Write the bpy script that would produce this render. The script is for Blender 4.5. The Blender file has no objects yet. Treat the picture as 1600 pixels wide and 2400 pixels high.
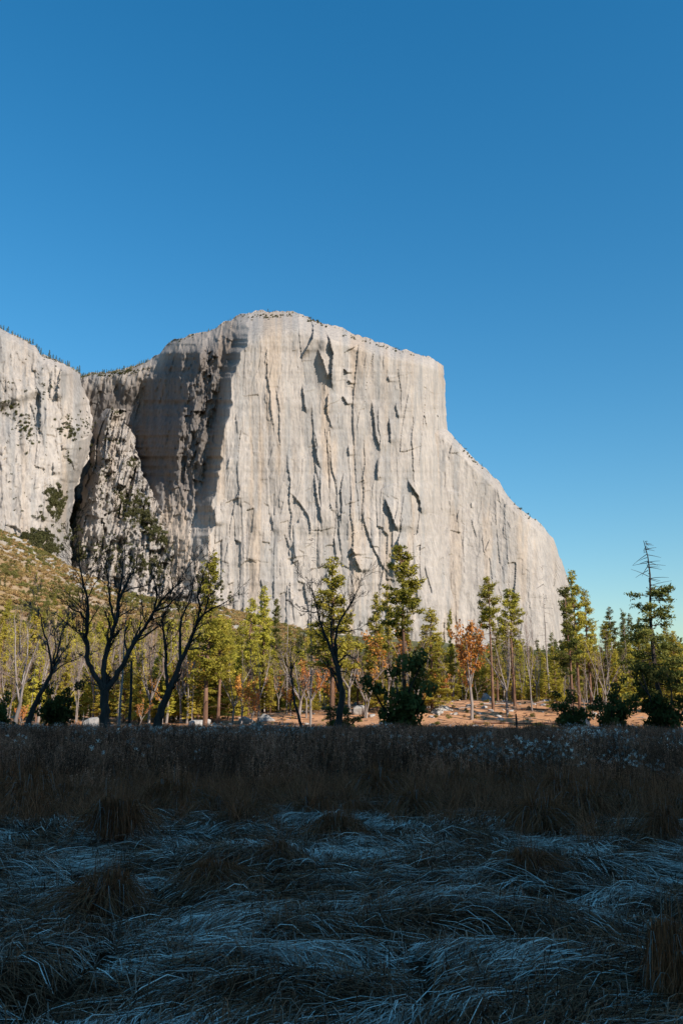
import bpy, math, random
import numpy as np

# ------------------------------------------------------------------ camera, sky, sun, exposure
SC = bpy.context.scene
COL = SC.collection
CAMZ, FPX, HOR = 1.6, 2000.0, 1685.0           # eye height, focal length and horizon row in photo pixels (1600 x 2400)
PITCH = math.atan((HOR - 1200.0) / FPX)
cam_d = bpy.data.cameras.new('camera'); cam = bpy.data.objects.new('camera', cam_d); COL.objects.link(cam)
cam.location = (0, 0, CAMZ); cam.rotation_euler = (math.pi / 2 + PITCH, 0, 0)
cam_d.sensor_fit = 'VERTICAL'; cam_d.sensor_height = 36.0; cam_d.sensor_width = 24.0
cam_d.lens = FPX / 2400.0 * 36.0
cam_d.clip_start = 0.1; cam_d.clip_end = 30000
SC.camera = cam
SUN_AZ, SUN_EL = math.radians(45), math.radians(30)   # sun stands behind the camera, to the right
sdir = np.array([math.sin(SUN_AZ) * math.cos(SUN_EL), -math.cos(SUN_AZ) * math.cos(SUN_EL), math.sin(SUN_EL)])
W = bpy.data.worlds.new('World'); SC.world = W; W.use_nodes = True
wn, wl = W.node_tree.nodes, W.node_tree.links
wn.clear()
sky = wn.new('ShaderNodeTexSky'); sky.sky_type = 'NISHITA'; sky.sun_disc = False
sky.sun_elevation = SUN_EL; sky.sun_rotation = math.pi - SUN_AZ
sky.altitude = 1300; sky.air_density = 1.8; sky.dust_density = 0.8; sky.ozone_density = 5.0
hs = wn.new('ShaderNodeHueSaturation'); hs.inputs['Hue'].default_value = 0.495; hs.inputs['Saturation'].default_value = 1.33
bg = wn.new('ShaderNodeBackground'); bg.inputs['Strength'].default_value = 0.107
wo = wn.new('ShaderNodeOutputWorld')
wl.new(sky.outputs[0], hs.inputs['Color']); wl.new(hs.outputs[0], bg.inputs['Color']); wl.new(bg.outputs[0], wo.inputs[0])
sun_d = bpy.data.lights.new('sun', 'SUN'); sun = bpy.data.objects.new('sun', sun_d); COL.objects.link(sun)
sun_d.energy = 4.6; sun_d.angle = math.radians(0.5); sun_d.color = (1.0, 0.91, 0.80)
from mathutils import Vector
sun.rotation_euler = Vector(sdir).to_track_quat('Z', 'Y').to_euler()
sun.location = (60, -60, 80)
VS = SC.view_settings
VS.view_transform = 'Standard'; VS.look = 'None'; VS.exposure = 0.5; VS.gamma = 1.0; VS.use_curve_mapping = False
SC.render.engine = 'CYCLES'
SC.cycles.use_denoising = True
SC.cycles.max_bounces = 6; SC.cycles.diffuse_bounces = 1; SC.cycles.transmission_bounces = 3; SC.cycles.transparent_max_bounces = 4

# ------------------------------------------------------------------ helpers
RNG = np.random.default_rng(7)
random.seed(7)
CP, SP = math.cos(PITCH), math.sin(PITCH)

def pix(u, v, Y):
    """point at depth Y (metres along +y) seen at photo pixel (u, v)"""
    u = np.asarray(u, float); v = np.asarray(v, float); Y = np.asarray(Y, float)
    x = (u - 800.0) / FPX; b = (1200.0 - v) / FPX
    dy = CP - b * SP; dz = SP + b * CP
    return np.stack(np.broadcast_arrays(x / dy * Y, Y, CAMZ + dz / dy * Y), -1)

def xat(u, Y, v=1640.0):
    return float(pix(u, v, Y)[0])

def _h(ix, iy, iz, seed):
    n = (ix.astype(np.int64) * 374761393 + iy.astype(np.int64) * 668265263 + iz.astype(np.int64) * 2147483647 + seed * 974634777) & 0xFFFFFFFF
    n = ((n ^ (n >> 13)) * 1274126177) & 0xFFFFFFFF
    n = ((n ^ (n >> 16)) * 2246822519) & 0xFFFFFFFF
    return ((n ^ (n >> 15)) & 0xFFFFFF) / float(0xFFFFFF)

def vnoise(x, y, seed=0):
    x = np.asarray(x, float); y = np.asarray(y, float)
    ix = np.floor(x); iy = np.floor(y); fx = x - ix; fy = y - iy
    fx = fx * fx * fx * (fx * (fx * 6 - 15) + 10); fy = fy * fy * fy * (fy * (fy * 6 - 15) + 10)
    z = np.zeros_like(ix)
    a = _h(ix, iy, z, seed); b = _h(ix + 1, iy, z, seed); c = _h(ix, iy + 1, z, seed); d = _h(ix + 1, iy + 1, z, seed)
    return (a + (b - a) * fx) * (1 - fy) + (c + (d - c) * fx) * fy

def fbm(x, y, seed=0, octv=4, gain=0.5):
    s = 0.0; a = 1.0; t = 0.0
    for o in range(octv):
        s = s + a * (vnoise(np.asarray(x) * 2 ** o + 13.7 * o, np.asarray(y) * 2 ** o - 7.3 * o, seed + o) * 2 - 1); t += a; a *= gain
    return s / t

def ridged(x, y, seed=0, octv=4):
    s = 0.0; a = 1.0; t = 0.0
    for o in range(octv):
        n = 1 - np.abs(vnoise(np.asarray(x) * 2 ** o + 3.1 * o, np.asarray(y) * 2 ** o + 9.2 * o, seed + o) * 2 - 1)
        s = s + a * n; t += a; a *= 0.5
    return s / t

def sstep(a, b, x):
    t = np.clip((np.asarray(x, float) - a) / (b - a), 0, 1); return t * t * (3 - 2 * t)

def mesh_np(name, V, Q=None, T=None, mat=None, smooth=False, col=None):
    """mesh from arrays: V (n,3), Q quads (m,4), T triangles (k,3), col per-vertex rgb"""
    V = np.asarray(V, np.float32)
    me = bpy.data.meshes.new(name)
    nq = 0 if Q is None else len(Q); nt = 0 if T is None else len(T)
    idx = np.concatenate([np.asarray(a, np.int32).ravel() for a, n in ((Q, nq), (T, nt)) if n])
    starts = np.concatenate([np.arange(nq) * 4, nq * 4 + np.arange(nt) * 3]).astype(np.int32)
    me.vertices.add(len(V)); me.vertices.foreach_set('co', V.ravel())
    me.loops.add(len(idx)); me.loops.foreach_set('vertex_index', idx)
    me.polygons.add(nq + nt); me.polygons.foreach_set('loop_start', starts)
    if smooth: me.polygons.foreach_set('use_smooth', np.ones(nq + nt, bool))
    me.update(calc_edges=True)
    if col is not None:
        at = me.color_attributes.new('tint', 'FLOAT_COLOR', 'POINT')
        c4 = np.ones((len(V), 4), np.float32); c4[:, :3] = col
        at.data.foreach_set('color', c4.ravel())
    if mat: me.materials.append(mat)
    return me

def link(name, data, parent=None, **props):
    o = bpy.data.objects.new(name, data); COL.objects.link(o)
    if parent is not None: o.parent = parent
    for k, v in props.items(): o[k] = v
    return o

def grid_quads(nr, nc):
    i = np.arange(nr * nc).reshape(nr, nc)
    return np.stack([i[:-1, :-1], i[:-1, 1:], i[1:, 1:], i[1:, :-1]], -1).reshape(-1, 4)

def tubes(P, R, sides=5, cap=False):
    """batch of tubes: P (n,k,3) centre lines, R (n,k) radii"""
    P = np.asarray(P, float); R = np.asarray(R, float); n, k, _ = P.shape
    t = np.gradient(P, axis=1); t /= np.linalg.norm(t, axis=2, keepdims=True) + 1e-9
    ref = np.zeros_like(t); ref[..., 0] = 1.0
    m = np.abs(t[:, :1, 0]) > 0.9
    ref[np.repeat(m, k, 1)] = (0, 1, 0)
    a = np.cross(t, ref); a /= np.linalg.norm(a, axis=2, keepdims=True) + 1e-9
    b = np.cross(t, a)
    th = np.arange(sides) * 2 * math.pi / sides
    V = P[:, :, None, :] + R[:, :, None, None] * (a[:, :, None, :] * np.cos(th)[:, None] + b[:, :, None, :] * np.sin(th)[:, None])
    i = np.arange(n * k * sides).reshape(n, k, sides); j = np.roll(i, -1, 2)
    Q = np.stack([i[:, :-1], j[:, :-1], j[:, 1:], i[:, 1:]], -1).reshape(-1, 4)
    return V.reshape(-1, 3), Q

class Bag:
    def __init__(s): s.V = []; s.Q = []; s.C = []; s.n = 0
    def add(s, V, Q, C=None):
        s.V.append(V); s.Q.append(Q + s.n); s.n += len(V)
        if C is not None: s.C.append(np.broadcast_to(C, (len(V), 3)))
    def mesh(s, name, mat, smooth=False):
        if not s.V: return None
        return mesh_np(name, np.concatenate(s.V), np.concatenate(s.Q), None, mat, smooth, np.concatenate(s.C) if s.C else None)

def leaf_quads(C, size, rng, flat=0.0, asp=1.7):
    """one randomly turned leaf face at every centre in C"""
    n = len(C)
    d = rng.normal(size=(n, 3)); d[:, 2] *= (1 - flat); d /= np.linalg.norm(d, axis=1, keepdims=True) + 1e-9
    r = rng.normal(size=(n, 3)); e = np.cross(d, r); e /= np.linalg.norm(e, axis=1, keepdims=True) + 1e-9
    s = np.broadcast_to(size, (n,)) * rng.uniform(0.65, 1.3, n)
    d = d * (s * asp * 0.5)[:, None]; e = e * (s * 0.5)[:, None]
    V = np.stack([C - d, C + e * 0.9 - d * 0.1, C + d, C - e * 0.9 + d * 0.1], 1).reshape(-1, 3)
    return V, np.arange(n * 4).reshape(n, 4)

# ------------------------------------------------------------------ materials
def mat_new(name):
    m = bpy.data.materials.new(name); m.use_nodes = True
    nt = m.node_tree; b = nt.nodes['Principled BSDF']
    return m, nt.nodes, nt.links, b

def ramp(N, stops):
    r = N.new('ShaderNodeValToRGB'); e = r.color_ramp.elements
    while len(e) < len(stops): e.new(0.5)
    for k, (p, c) in enumerate(stops): e[k].position = p; e[k].color = (*c, 1)
    return r

def noise(N, L, scale, detail=5, rough=0.55, vec=None, mapscale=None):
    n = N.new('ShaderNodeTexNoise'); n.inputs['Scale'].default_value = scale; n.inputs['Detail'].default_value = detail; n.inputs['Roughness'].default_value = rough
    tc = N.new('ShaderNodeTexCoord')
    src = tc.outputs['Object']
    if mapscale:
        mp = N.new('ShaderNodeMapping'); mp.inputs['Scale'].default_value = mapscale; L.new(src, mp.inputs['Vector']); src = mp.outputs[0]
    L.new(src, n.inputs['Vector'])
    return n

def mixc(N, L, mode, fac, a, b):
    m = N.new('ShaderNodeMix'); m.data_type = 'RGBA'; m.blend_type = mode
    if hasattr(fac, 'links'): L.new(fac, m.inputs[0])
    else: m.inputs[0].default_value = fac
    for s, k in ((a, 6), (b, 7)):
        if hasattr(s, 'links'): L.new(s, m.inputs[k])
        else: m.inputs[k].default_value = (*s, 1)
    return m.outputs[2]

def rock_mat(name, gain=1.0):
    m, N, L, b = mat_new(name)
    at = N.new('ShaderNodeAttribute'); at.attribute_name = 'tint'
    n1 = noise(N, L, 1.0, 6, 0.6, mapscale=(0.16, 0.16, 0.012))      # vertical water streaks
    r1 = ramp(N, [(0.28, (0.72, 0.71, 0.71)), (0.5, (0.98, 0.97, 0.96)), (0.75, (1.1, 1.08, 1.05))]); L.new(n1.outputs[0], r1.inputs[0])
    n2 = noise(N, L, 1.0, 8, 0.65, mapscale=(0.09, 0.09, 0.06))
    r2 = ramp(N, [(0.25, (0.76, 0.77, 0.79)), (0.55, (1.0, 1.0, 1.0)), (0.8, (1.13, 1.08, 1.02))]); L.new(n2.outputs[0], r2.inputs[0])
    c = mixc(N, L, 'MULTIPLY', 1.0, at.outputs['Color'], r1.outputs[0])
    c = mixc(N, L, 'MULTIPLY', 0.8, c, r2.outputs[0])
    n3 = noise(N, L, 1.0, 4, 0.6, mapscale=(0.5, 0.5, 0.018)); r3 = ramp(N, [(0.3, (0.80, 0.79, 0.78)), (0.5, (1, 1, 1)), (0.7, (1.1, 1.09, 1.07))]); L.new(n3.outputs[0], r3.inputs[0]); c = mixc(N, L, 'MULTIPLY', 0.8, c, r3.outputs[0])
    L.new(c, b.inputs['Base Color']); b.inputs['Roughness'].default_value = 0.9
    b.inputs['Specular IOR Level'].default_value = 0.15
    nb = noise(N, L, 1.0, 8, 0.62, mapscale=(0.22, 0.22, 0.07))
    bp = N.new('ShaderNodeBump'); bp.inputs['Strength'].default_value = 0.4; bp.inputs['Distance'].default_value = 2.2
    L.new(nb.outputs[0], bp.inputs['Height']); L.new(bp.outputs[0], b.inputs['Normal'])
    return m

def leaf_mat(name, c0, c1, rnd=0.25, trans=0.25, scale=0.6):
    """foliage: colour drifts between c0 and c1 through the crown and from plant to plant"""
    m, N, L, b = mat_new(name)
    n = noise(N, L, scale, 3, 0.6)
    r = ramp(N, [(0.33, c0), (0.67, c1)]); L.new(n.outputs[0], r.inputs[0])
    oi = N.new('ShaderNodeObjectInfo')
    h = N.new('ShaderNodeHueSaturation')
    mr = N.new('ShaderNodeMapRange'); mr.inputs[3].default_value = 1 - rnd; mr.inputs[4].default_value = 1 + rnd
    L.new(oi.outputs['Random'], mr.inputs[0]); L.new(mr.outputs[0], h.inputs['Value'])
    mr2 = N.new('ShaderNodeMapRange'); mr2.inputs[3].default_value = 0.488; mr2.inputs[4].default_value = 0.512
    mu = N.new('ShaderNodeMath'); mu.operation = 'FRACT'; mm = N.new('ShaderNodeMath'); mm.operation = 'MULTIPLY'; mm.inputs[1].default_value = 7.31
    L.new(oi.outputs['Random'], mm.inputs[0]); L.new(mm.outputs[0], mu.inputs[0]); L.new(mu.outputs[0], mr2.inputs[0]); L.new(mr2.outputs[0], h.inputs['Hue'])
    L.new(r.outputs[0], h.inputs['Color'])
    N.remove(b)
    d = N.new('ShaderNodeBsdfDiffuse'); t = N.new('ShaderNodeBsdfTranslucent'); mx = N.new('ShaderNodeMixShader'); mx.inputs[0].default_value = trans
    L.new(h.outputs[0], d.inputs[0]); L.new(h.outputs[0], t.inputs[0])
    L.new(d.outputs[0], mx.inputs[1]); L.new(t.outputs[0], mx.inputs[2])
    L.new(mx.outputs[0], N['Material Output'].inputs[0])
    return m

def bark_mat(name, c0, c1, scale=3.0):
    m, N, L, b = mat_new(name)
    n = noise(N, L, scale, 5, 0.6, mapscale=(1, 1, 0.25))
    r = ramp(N, [(0.35, c0), (0.65, c1)]); L.new(n.outputs[0], r.inputs[0]); L.new(r.outputs[0], b.inputs['Base Color'])
    b.inputs['Roughness'].default_value = 0.95; b.inputs['Specular IOR Level'].default_value = 0.1
    bp = N.new('ShaderNodeBump'); bp.inputs['Strength'].default_value = 0.7; bp.inputs['Distance'].default_value = 0.05
    L.new(n.outputs[0], bp.inputs['Height']); L.new(bp.outputs[0], b.inputs['Normal'])
    return m

def tint_mat(name, rough=0.8, spec=0.2, nscale=None, trans=0.0):
    """colour comes from the per-vertex tint, broken up by fine noise"""
    m, N, L, b = mat_new(name)
    at = N.new('ShaderNodeAttribute'); at.attribute_name = 'tint'
    c = at.outputs['Color']
    if nscale:
        n = noise(N, L, nscale, 5, 0.65)
        r = ramp(N, [(0.25, (0.6, 0.6, 0.6)), (0.75, (1.35, 1.35, 1.35))]); L.new(n.outputs[0], r.inputs[0])
        c = mixc(N, L, 'MULTIPLY', 1.0, c, r.outputs[0])
    if trans:
        oi = N.new('ShaderNodeObjectInfo'); r = ramp(N, [(0.0, (0.12, 0.12, 0.12)), (0.6, (0.7, 0.7, 0.7)), (1.0, (1.8, 1.75, 1.7))]); L.new(oi.outputs['Random'], r.inputs[0]); c = mixc(N, L, 'MULTIPLY', 1.0, c, r.outputs[0])
    L.new(c, b.inputs['Base Color']); b.inputs['Roughness'].default_value = rough; b.inputs['Specular IOR Level'].default_value = spec
    return m

M_ROCK = rock_mat('granite')
M_GROUND = tint_mat('soil_and_litter', 0.95, 0.05, 1.7)
M_BARK_DARK = bark_mat('oak_bark', (0.035, 0.028, 0.024), (0.075, 0.06, 0.05))
M_BARK_PINE = bark_mat('pine_bark', (0.13, 0.07, 0.045), (0.27, 0.16, 0.11), 2.0)
M_BARK_GREY = bark_mat('grey_bark', (0.2, 0.165, 0.145), (0.36, 0.31, 0.28), 2.0)
M_TWIG_PINK = bark_mat('bare_twigs', (0.22, 0.155, 0.125), (0.34, 0.25, 0.21), 1.0)
M_TWIG_DARK = bark_mat('oak_twigs', (0.05, 0.037, 0.03), (0.085, 0.065, 0.052), 1.0)
M_PINE = leaf_mat('pine_needles', (0.21, 0.195, 0.03), (0.47, 0.39, 0.065), trans=0.3)
M_FIR = leaf_mat('fir_needles', (0.08, 0.10, 0.026), (0.21, 0.20, 0.05), trans=0.3)
M_CEDAR = leaf_mat('cedar_sprays', (0.32, 0.28, 0.04), (0.60, 0.49, 0.085), trans=0.3)
M_ORANGE = leaf_mat('autumn_oak_leaves', (0.50, 0.19, 0.04), (0.75, 0.36, 0.10), trans=0.3)
M_LIVEOAK = leaf_mat('live_oak_leaves', (0.06, 0.066, 0.02), (0.15, 0.145, 0.045))
M_BRUSH = leaf_mat('brush_leaves', (0.11, 0.115, 0.035), (0.28, 0.23, 0.075))
M_BRUSH_TAN = leaf_mat('dry_brush', (0.32, 0.20, 0.08), (0.48, 0.34, 0.15))
M_CLIFFSHRUB = leaf_mat('cliff_shrub_leaves', (0.065, 0.07, 0.03), (0.14, 0.13, 0.055), scale=0.05)
M_GRASS = tint_mat('dry_grass_blades', 0.75, 0.06)
M_WEED = tint_mat('dry_weed_stems', 0.85, 0.05, None, 1.0)

# ------------------------------------------------------------------ terrain
VB_U = [-900, 0, 60, 130, 200, 300, 400, 535, 620, 700, 800, 900, 1100, 1345, 1600, 2500]
VB_V = [1225, 1256, 1286, 1326, 1366, 1402, 1425, 1440, 1462, 1486, 1502, 1512, 1530, 1540, 1585, 1600]
def gz(x, y):
    """height of the ground"""
    x = np.asarray(x, float); y = np.asarray(y, float)
    ys = np.maximum(y, 20.0)
    u = np.clip(800 + FPX * x / ys / 1.03, -900, 2500)
    vb = np.interp(u, VB_U, VB_V)
    zb = (HOR - vb) / FPX * 1450 * 1.05
    t = np.clip((ys - 170) / 1280.0, 0, 1)
    right = sstep(380, 1000, u)
    bank = sstep(99, 142, y) * (1.9 + 2.6 * right)
    z = bank + t ** 1.35 * np.maximum(zb - bank, 0)
    z = z + fbm(x / 9.0, y / 9.0, 5, 3) * (0.08 + 0.28 * sstep(100, 130, y)) + fbm(x / 60.0, y / 60.0, 8, 3) * 10 * sstep(250, 700, y) * (1 - sstep(700, 1400, y) * 0.3)
    near = 1 - sstep(16, 26, y)
    return z + mound(x, y) * near

def mound(x, y):
    a = fbm(np.asarray(x) / 1.5, np.asarray(y) / 0.8, 31, 3) * 0.14
    b = ridged(np.asarray(x) / 2.4 + 5, np.asarray(y) / 0.7, 33, 2) * 0.22 - 0.14
    return a + b

def build_ground():
    def sheet(xs, ys):
        X, Y = np.meshgrid(xs, ys); Z = gz(X, Y)
        return X, Y, Z
    ys = np.concatenate([np.linspace(-9000, -40, 30), np.linspace(-30, 3, 12), np.linspace(3.3, 26, 110), np.linspace(26.5, 95, 90), np.linspace(96, 175, 130), np.geomspace(177, 1500, 170), np.geomspace(1540, 12000, 24)])
    a = np.concatenate([np.linspace(-60, -1.0, 26), np.linspace(-0.96, -0.5, 24), np.linspace(-0.49, 0.49, 150), np.linspace(0.5, 0.96, 24), np.linspace(1.0, 60, 26)])
    wd = np.where(np.abs(ys) < 25, 25, np.abs(ys))
    X = a[None, :] * np.minimum(wd, 1700)[:, None]
    far = np.abs(a)[None, :] > 0.98
    X = np.where(far, np.sign(a)[None, :] * np.maximum(np.abs(X), np.geomspace(1, 60, 26)[np.clip((np.abs(a)[None, :] > 0.98) * np.searchsorted(np.linspace(1, 60, 26), np.abs(a))[None, :], 0, 25)] * 180), X)
    Y = np.repeat(ys[:, None], len(a), 1)
    Z = gz(X, Y)
    u = 800 + FPX * X / np.maximum(Y, 20)
    n = fbm(X / 6, Y / 6, 3, 4)[..., None]; n2 = fbm(X / 40, Y / 40, 4, 4)[..., None]
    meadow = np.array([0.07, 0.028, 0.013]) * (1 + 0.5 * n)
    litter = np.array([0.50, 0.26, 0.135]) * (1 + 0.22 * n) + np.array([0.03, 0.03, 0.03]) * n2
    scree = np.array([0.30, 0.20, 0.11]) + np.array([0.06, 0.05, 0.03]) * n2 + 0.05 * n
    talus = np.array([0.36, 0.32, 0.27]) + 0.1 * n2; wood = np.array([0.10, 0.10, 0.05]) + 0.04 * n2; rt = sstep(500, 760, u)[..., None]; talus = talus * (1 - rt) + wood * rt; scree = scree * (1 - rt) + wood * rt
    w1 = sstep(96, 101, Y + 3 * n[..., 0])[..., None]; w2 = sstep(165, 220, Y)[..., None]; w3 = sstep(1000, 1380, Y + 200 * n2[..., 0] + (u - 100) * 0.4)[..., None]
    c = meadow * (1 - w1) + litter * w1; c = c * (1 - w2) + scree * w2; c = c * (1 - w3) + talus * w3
    pale = (sstep(52, 58, Y) * (1 - sstep(72, 80, Y)) * (1 - sstep(150, 330, u)))[..., None]
    c = c * (1 - pale) + np.array([0.24, 0.2, 0.145]) * pale
    V = np.stack([X, Y, Z], -1).reshape(-1, 3)
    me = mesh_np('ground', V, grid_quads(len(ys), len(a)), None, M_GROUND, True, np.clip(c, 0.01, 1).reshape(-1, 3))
    link('ground', me, kind='structure', label='flat meadow floor rising through an orange leaf littered bank to talus slopes')
build_ground()

# the valley's south wall stands behind the camera and keeps the meadow in shade up to the far row of trees
def build_south():
    RY = -500.0                                            # the crest stands south-east of the camera, where the sun is
    xs = np.linspace(-2600, 3800, 200)
    lowx = 0.12 + 0.88 * sstep(-50, 280, xs) * (1 - sstep(950, 1450, xs))
    top = (SHADE_Y - RY) * math.tan(SUN_EL) / math.cos(SUN_AZ)
    crest = top * lowx + fbm(xs / 70.0, xs * 0, 77, 4) * (3.0 + 40 * (1 - sstep(0.9, 1.0, lowx)))
    P = []
    for k, (y, f) in enumerate([(-270, -0.02), (-330, 0.12), (-385, 0.32), (-430, 0.55), (-470, 0.8), (RY, 1.0), (-600, 0.98), (-800, 0.9), (-1200, 0.8), (-2000, 0.5), (-2900, -0.02)]):
        n = fbm(xs / 130.0, np.full_like(xs, k * 0.7), 71, 4)
        P.append(np.stack([xs, y + n * (0 if k == 5 else 30), crest * f + (0 if k in (0, 5, 10) else n * 18) - (8 if k in (0, 10) else 0)], -1))
    V = np.concatenate(P); n = fbm(V[:, 0] / 70, V[:, 2] / 40, 79, 3)[:, None]
    c = np.array([0.13, 0.12, 0.10]) * (1 + 0.5 * n)
    me = mesh_np('south_mountain', V, grid_quads(11, len(xs))[:, ::-1], None, M_ROCK, False, c)
    link('south_mountain', me, kind='structure', label='dark mountain wall behind the meadow that shades it')
SHADE_Y = 104.0
build_south()

# ------------------------------------------------------------------ granite walls
def poly(pts): 
    p = np.array(pts, float); return p[:, 0], p[:, 1]

def c2(pts): return [(400 + x / 2.24, 700 + y / 2.24) for x, y in pts]

CRACKS = [
    (c2([(728, 95), (748, 140), (746, 205), (715, 260), (678, 320)]), 15, 16), (c2([(800, 150), (835, 215), (852, 290), (842, 430), (852, 490)]), 14, 14),
    (c2([(770, 260), (800, 330), (828, 430)]), 10, 8), (c2([(690, 440), (704, 560), (714, 610)]), 8, 20), (c2([(826, 490), (822, 560), (815, 610)]), 9, 14),
    (c2([(1048, 520), (1064, 600), (1076, 720), (1094, 770), (1098, 815)]), 8, 26), (c2([(1088, 830), (1083, 890), (1086, 960)]), 6, 16),
    (c2([(1143, 620), (1152, 690), (1152, 770)]), 7, 20), (c2([(545, 445), (570, 560), (572, 740), (578, 810)]), 4, 20),
    (c2([(745, 685), (768, 830), (788, 905)]), 7, 20), (c2([(750, 905), (768, 1040), (785, 1130), (797, 1195)]), 7, 22),
    (c2([(912, 890), (892, 1010), (900, 1080), (890, 1200)]), 7, 22), (c2([(1118, 1040), (1150, 1110), (1178, 1190), (1194, 1230)]), 13, 26),
    (c2([(1196, 1230), (1192, 1300), (1174, 1380), (1162, 1475)]), 9, 24), (c2([(1236, 945), (1264, 985), (1302, 1040), (1318, 1140)]), 10, 26),
    (c2([(596, 1000), (640, 1030), (700, 1105), (726, 1150), (738, 1260)]), 5, 40), (c2([(848, 1232), (862, 1290), (872, 1390)]), 4, 20),
    (c2([(945, 1300), (958, 1330), (974, 1350)]), 10, 14), (c2([(962, 1350), (984, 1400), (1002, 1440)]), 9, 18), (c2([(236, 1080), (232, 1130), (240, 1198)]), 9, 18),
    (c2([(528, 1120), (536, 1180), (540, 1235)]), 5, 16), (c2([(1330, 590), (1338, 640), (1346, 690)]), 4, 16), (c2([(1180, 540), (1186, 590), (1196, 630)]), 5, 14),
    (c2([(1222, 1120), (1204, 1230), (1182, 1310)]), 4, 18), (c2([(895, 505), (915, 530), (928, 560)]), 8, 12), (c2([(1140, 400), (1146, 440)]), 5, 12),
    (c2([(930, 765), (936, 830)]), 5, 12), (c2([(838, 1070), (848, 1120)]), 5, 10), (c2([(380, 640), (360, 760), (350, 900), (362, 1040)]), 3, 20),
    (c2([(990, 1060), (1020, 1190), (1060, 1300), (1110, 1400), (1168, 1475)]), 5, 40), (c2([(900, 365), (922, 378), (925, 392)]), 7, 8), (c2([(925, 425), (940, 436), (944, 448)]), 6, 8),
    (c2([(1370, 540), (1410, 640)]), 3, 18), (c2([(1480, 810), (1492, 850)]), 8, 10),
]
_r = np.random.default_rng(11)
for k in range(100):                                    # smaller flakes and corners all over the wall
    u0 = _r.uniform(430, 1100); v0 = _r.uniform(770, 1440); ln = _r.uniform(10, 70) * (1 if _r.random() < 0.7 else 1.8); tl = _r.normal(0, 0.16)
    CRACKS.append(([(u0, v0), (u0 + tl * ln * 0.5 + _r.normal(0, 1.5), v0 + ln * 0.5), (u0 + tl * ln, v0 + ln)], abs(_r.normal(0, 2.0)) + 0.5, _r.uniform(4, 18)))

for k in range(18):                                     # long corners running most of the wall
    u0 = _r.uniform(560, 1060); v0 = _r.uniform(800, 1150); ln = _r.uniform(110, 270); tl = _r.normal(0.02, 0.07)
    q = [(u0 + tl * ln * f + _r.normal(0, 2.2), v0 + ln * f) for f in np.linspace(0, 1, 7)]
    CRACKS.append((q, _r.uniform(1.8, 4.6), _r.uniform(10, 34)))

def blocks(u, v, w, h, amp, seed):
    """hard-edged slabs: columns of random width broken at random heights, each set in or out"""
    uw = u + fbm(u / (w * 2.6), v / (w * 9.0), seed, 2) * w * 1.1
    c = np.floor(uw / w); z = np.zeros_like(c); h1 = h * (0.45 + _h(c, z + 2, z, seed))
    r = np.floor((v + fbm(u / 30, v / 60, seed + 4, 2) * 6 + 0.35 * (uw - c * w) * (_h(c, z + 3, z, seed) - 0.5) * 4 + _h(c, z + 1, z, seed) * h * 3) / h1)
    tilt = (_h(c, r, z + 5, seed) - 0.5) * 1.2 * (uw / w - c - 0.5)
    return ((_h(c, r, z, seed) - 0.5) * 2 + tilt) * amp

def steps(u, v, cracks):
    out = np.zeros_like(u)
    for pts, h, w in cracks:
        pu, pv = poly(pts)
        m = (v > pv[0] - 1) & (v < pv[-1] + 1) & (u > pu.min() - 2) & (u < pu.max() + w * 4)
        if not m.any(): continue
        vv = v[m]; L_ = pv[-1] - pv[0]
        uc = np.interp(vv, pv, pu); d = u[m] - uc + 1.2 * (vnoise(vv / 5.0, vv * 0 + pu[0], 3) - 0.5)
        e = np.minimum(sstep(0, L_ * 0.25, vv - pv[0]), sstep(0, L_ * 0.25, pv[-1] - vv))
        out[m] += np.where(d > 0, h * e * np.exp(-np.maximum(d, 0) / w), 0)
    return out

M_TOP = poly([(60, 905), (150, 893), (190, 884), (215, 877), (260, 872), (310, 862), (345, 846), (362, 838), (380, 822), (400, 802), (440, 787), (480, 780), (505, 769), (530, 754), (560, 740), (600, 731), (640, 728), (690, 733), (730, 747), (760, 758), (800, 771), (840, 787), (880, 800), (920, 812), (960, 823), (1000, 835), (1026, 846), (1040, 858), (1200, 905)])
M_RIGHT = poly([(1038, 700), (1039, 850), (1042, 900), (1044, 960), (1048, 1010), (1056, 1060), (1062, 1130), (1072, 1230), (1088, 1320), (1112, 1420), (1140, 1600)])
M_EDGE = poly([(578, 700), (576, 800), (566, 835), (545, 900), (530, 990), (516, 1080), (508, 1135), (498, 1250), (480, 1400), (470, 1600)])

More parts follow.
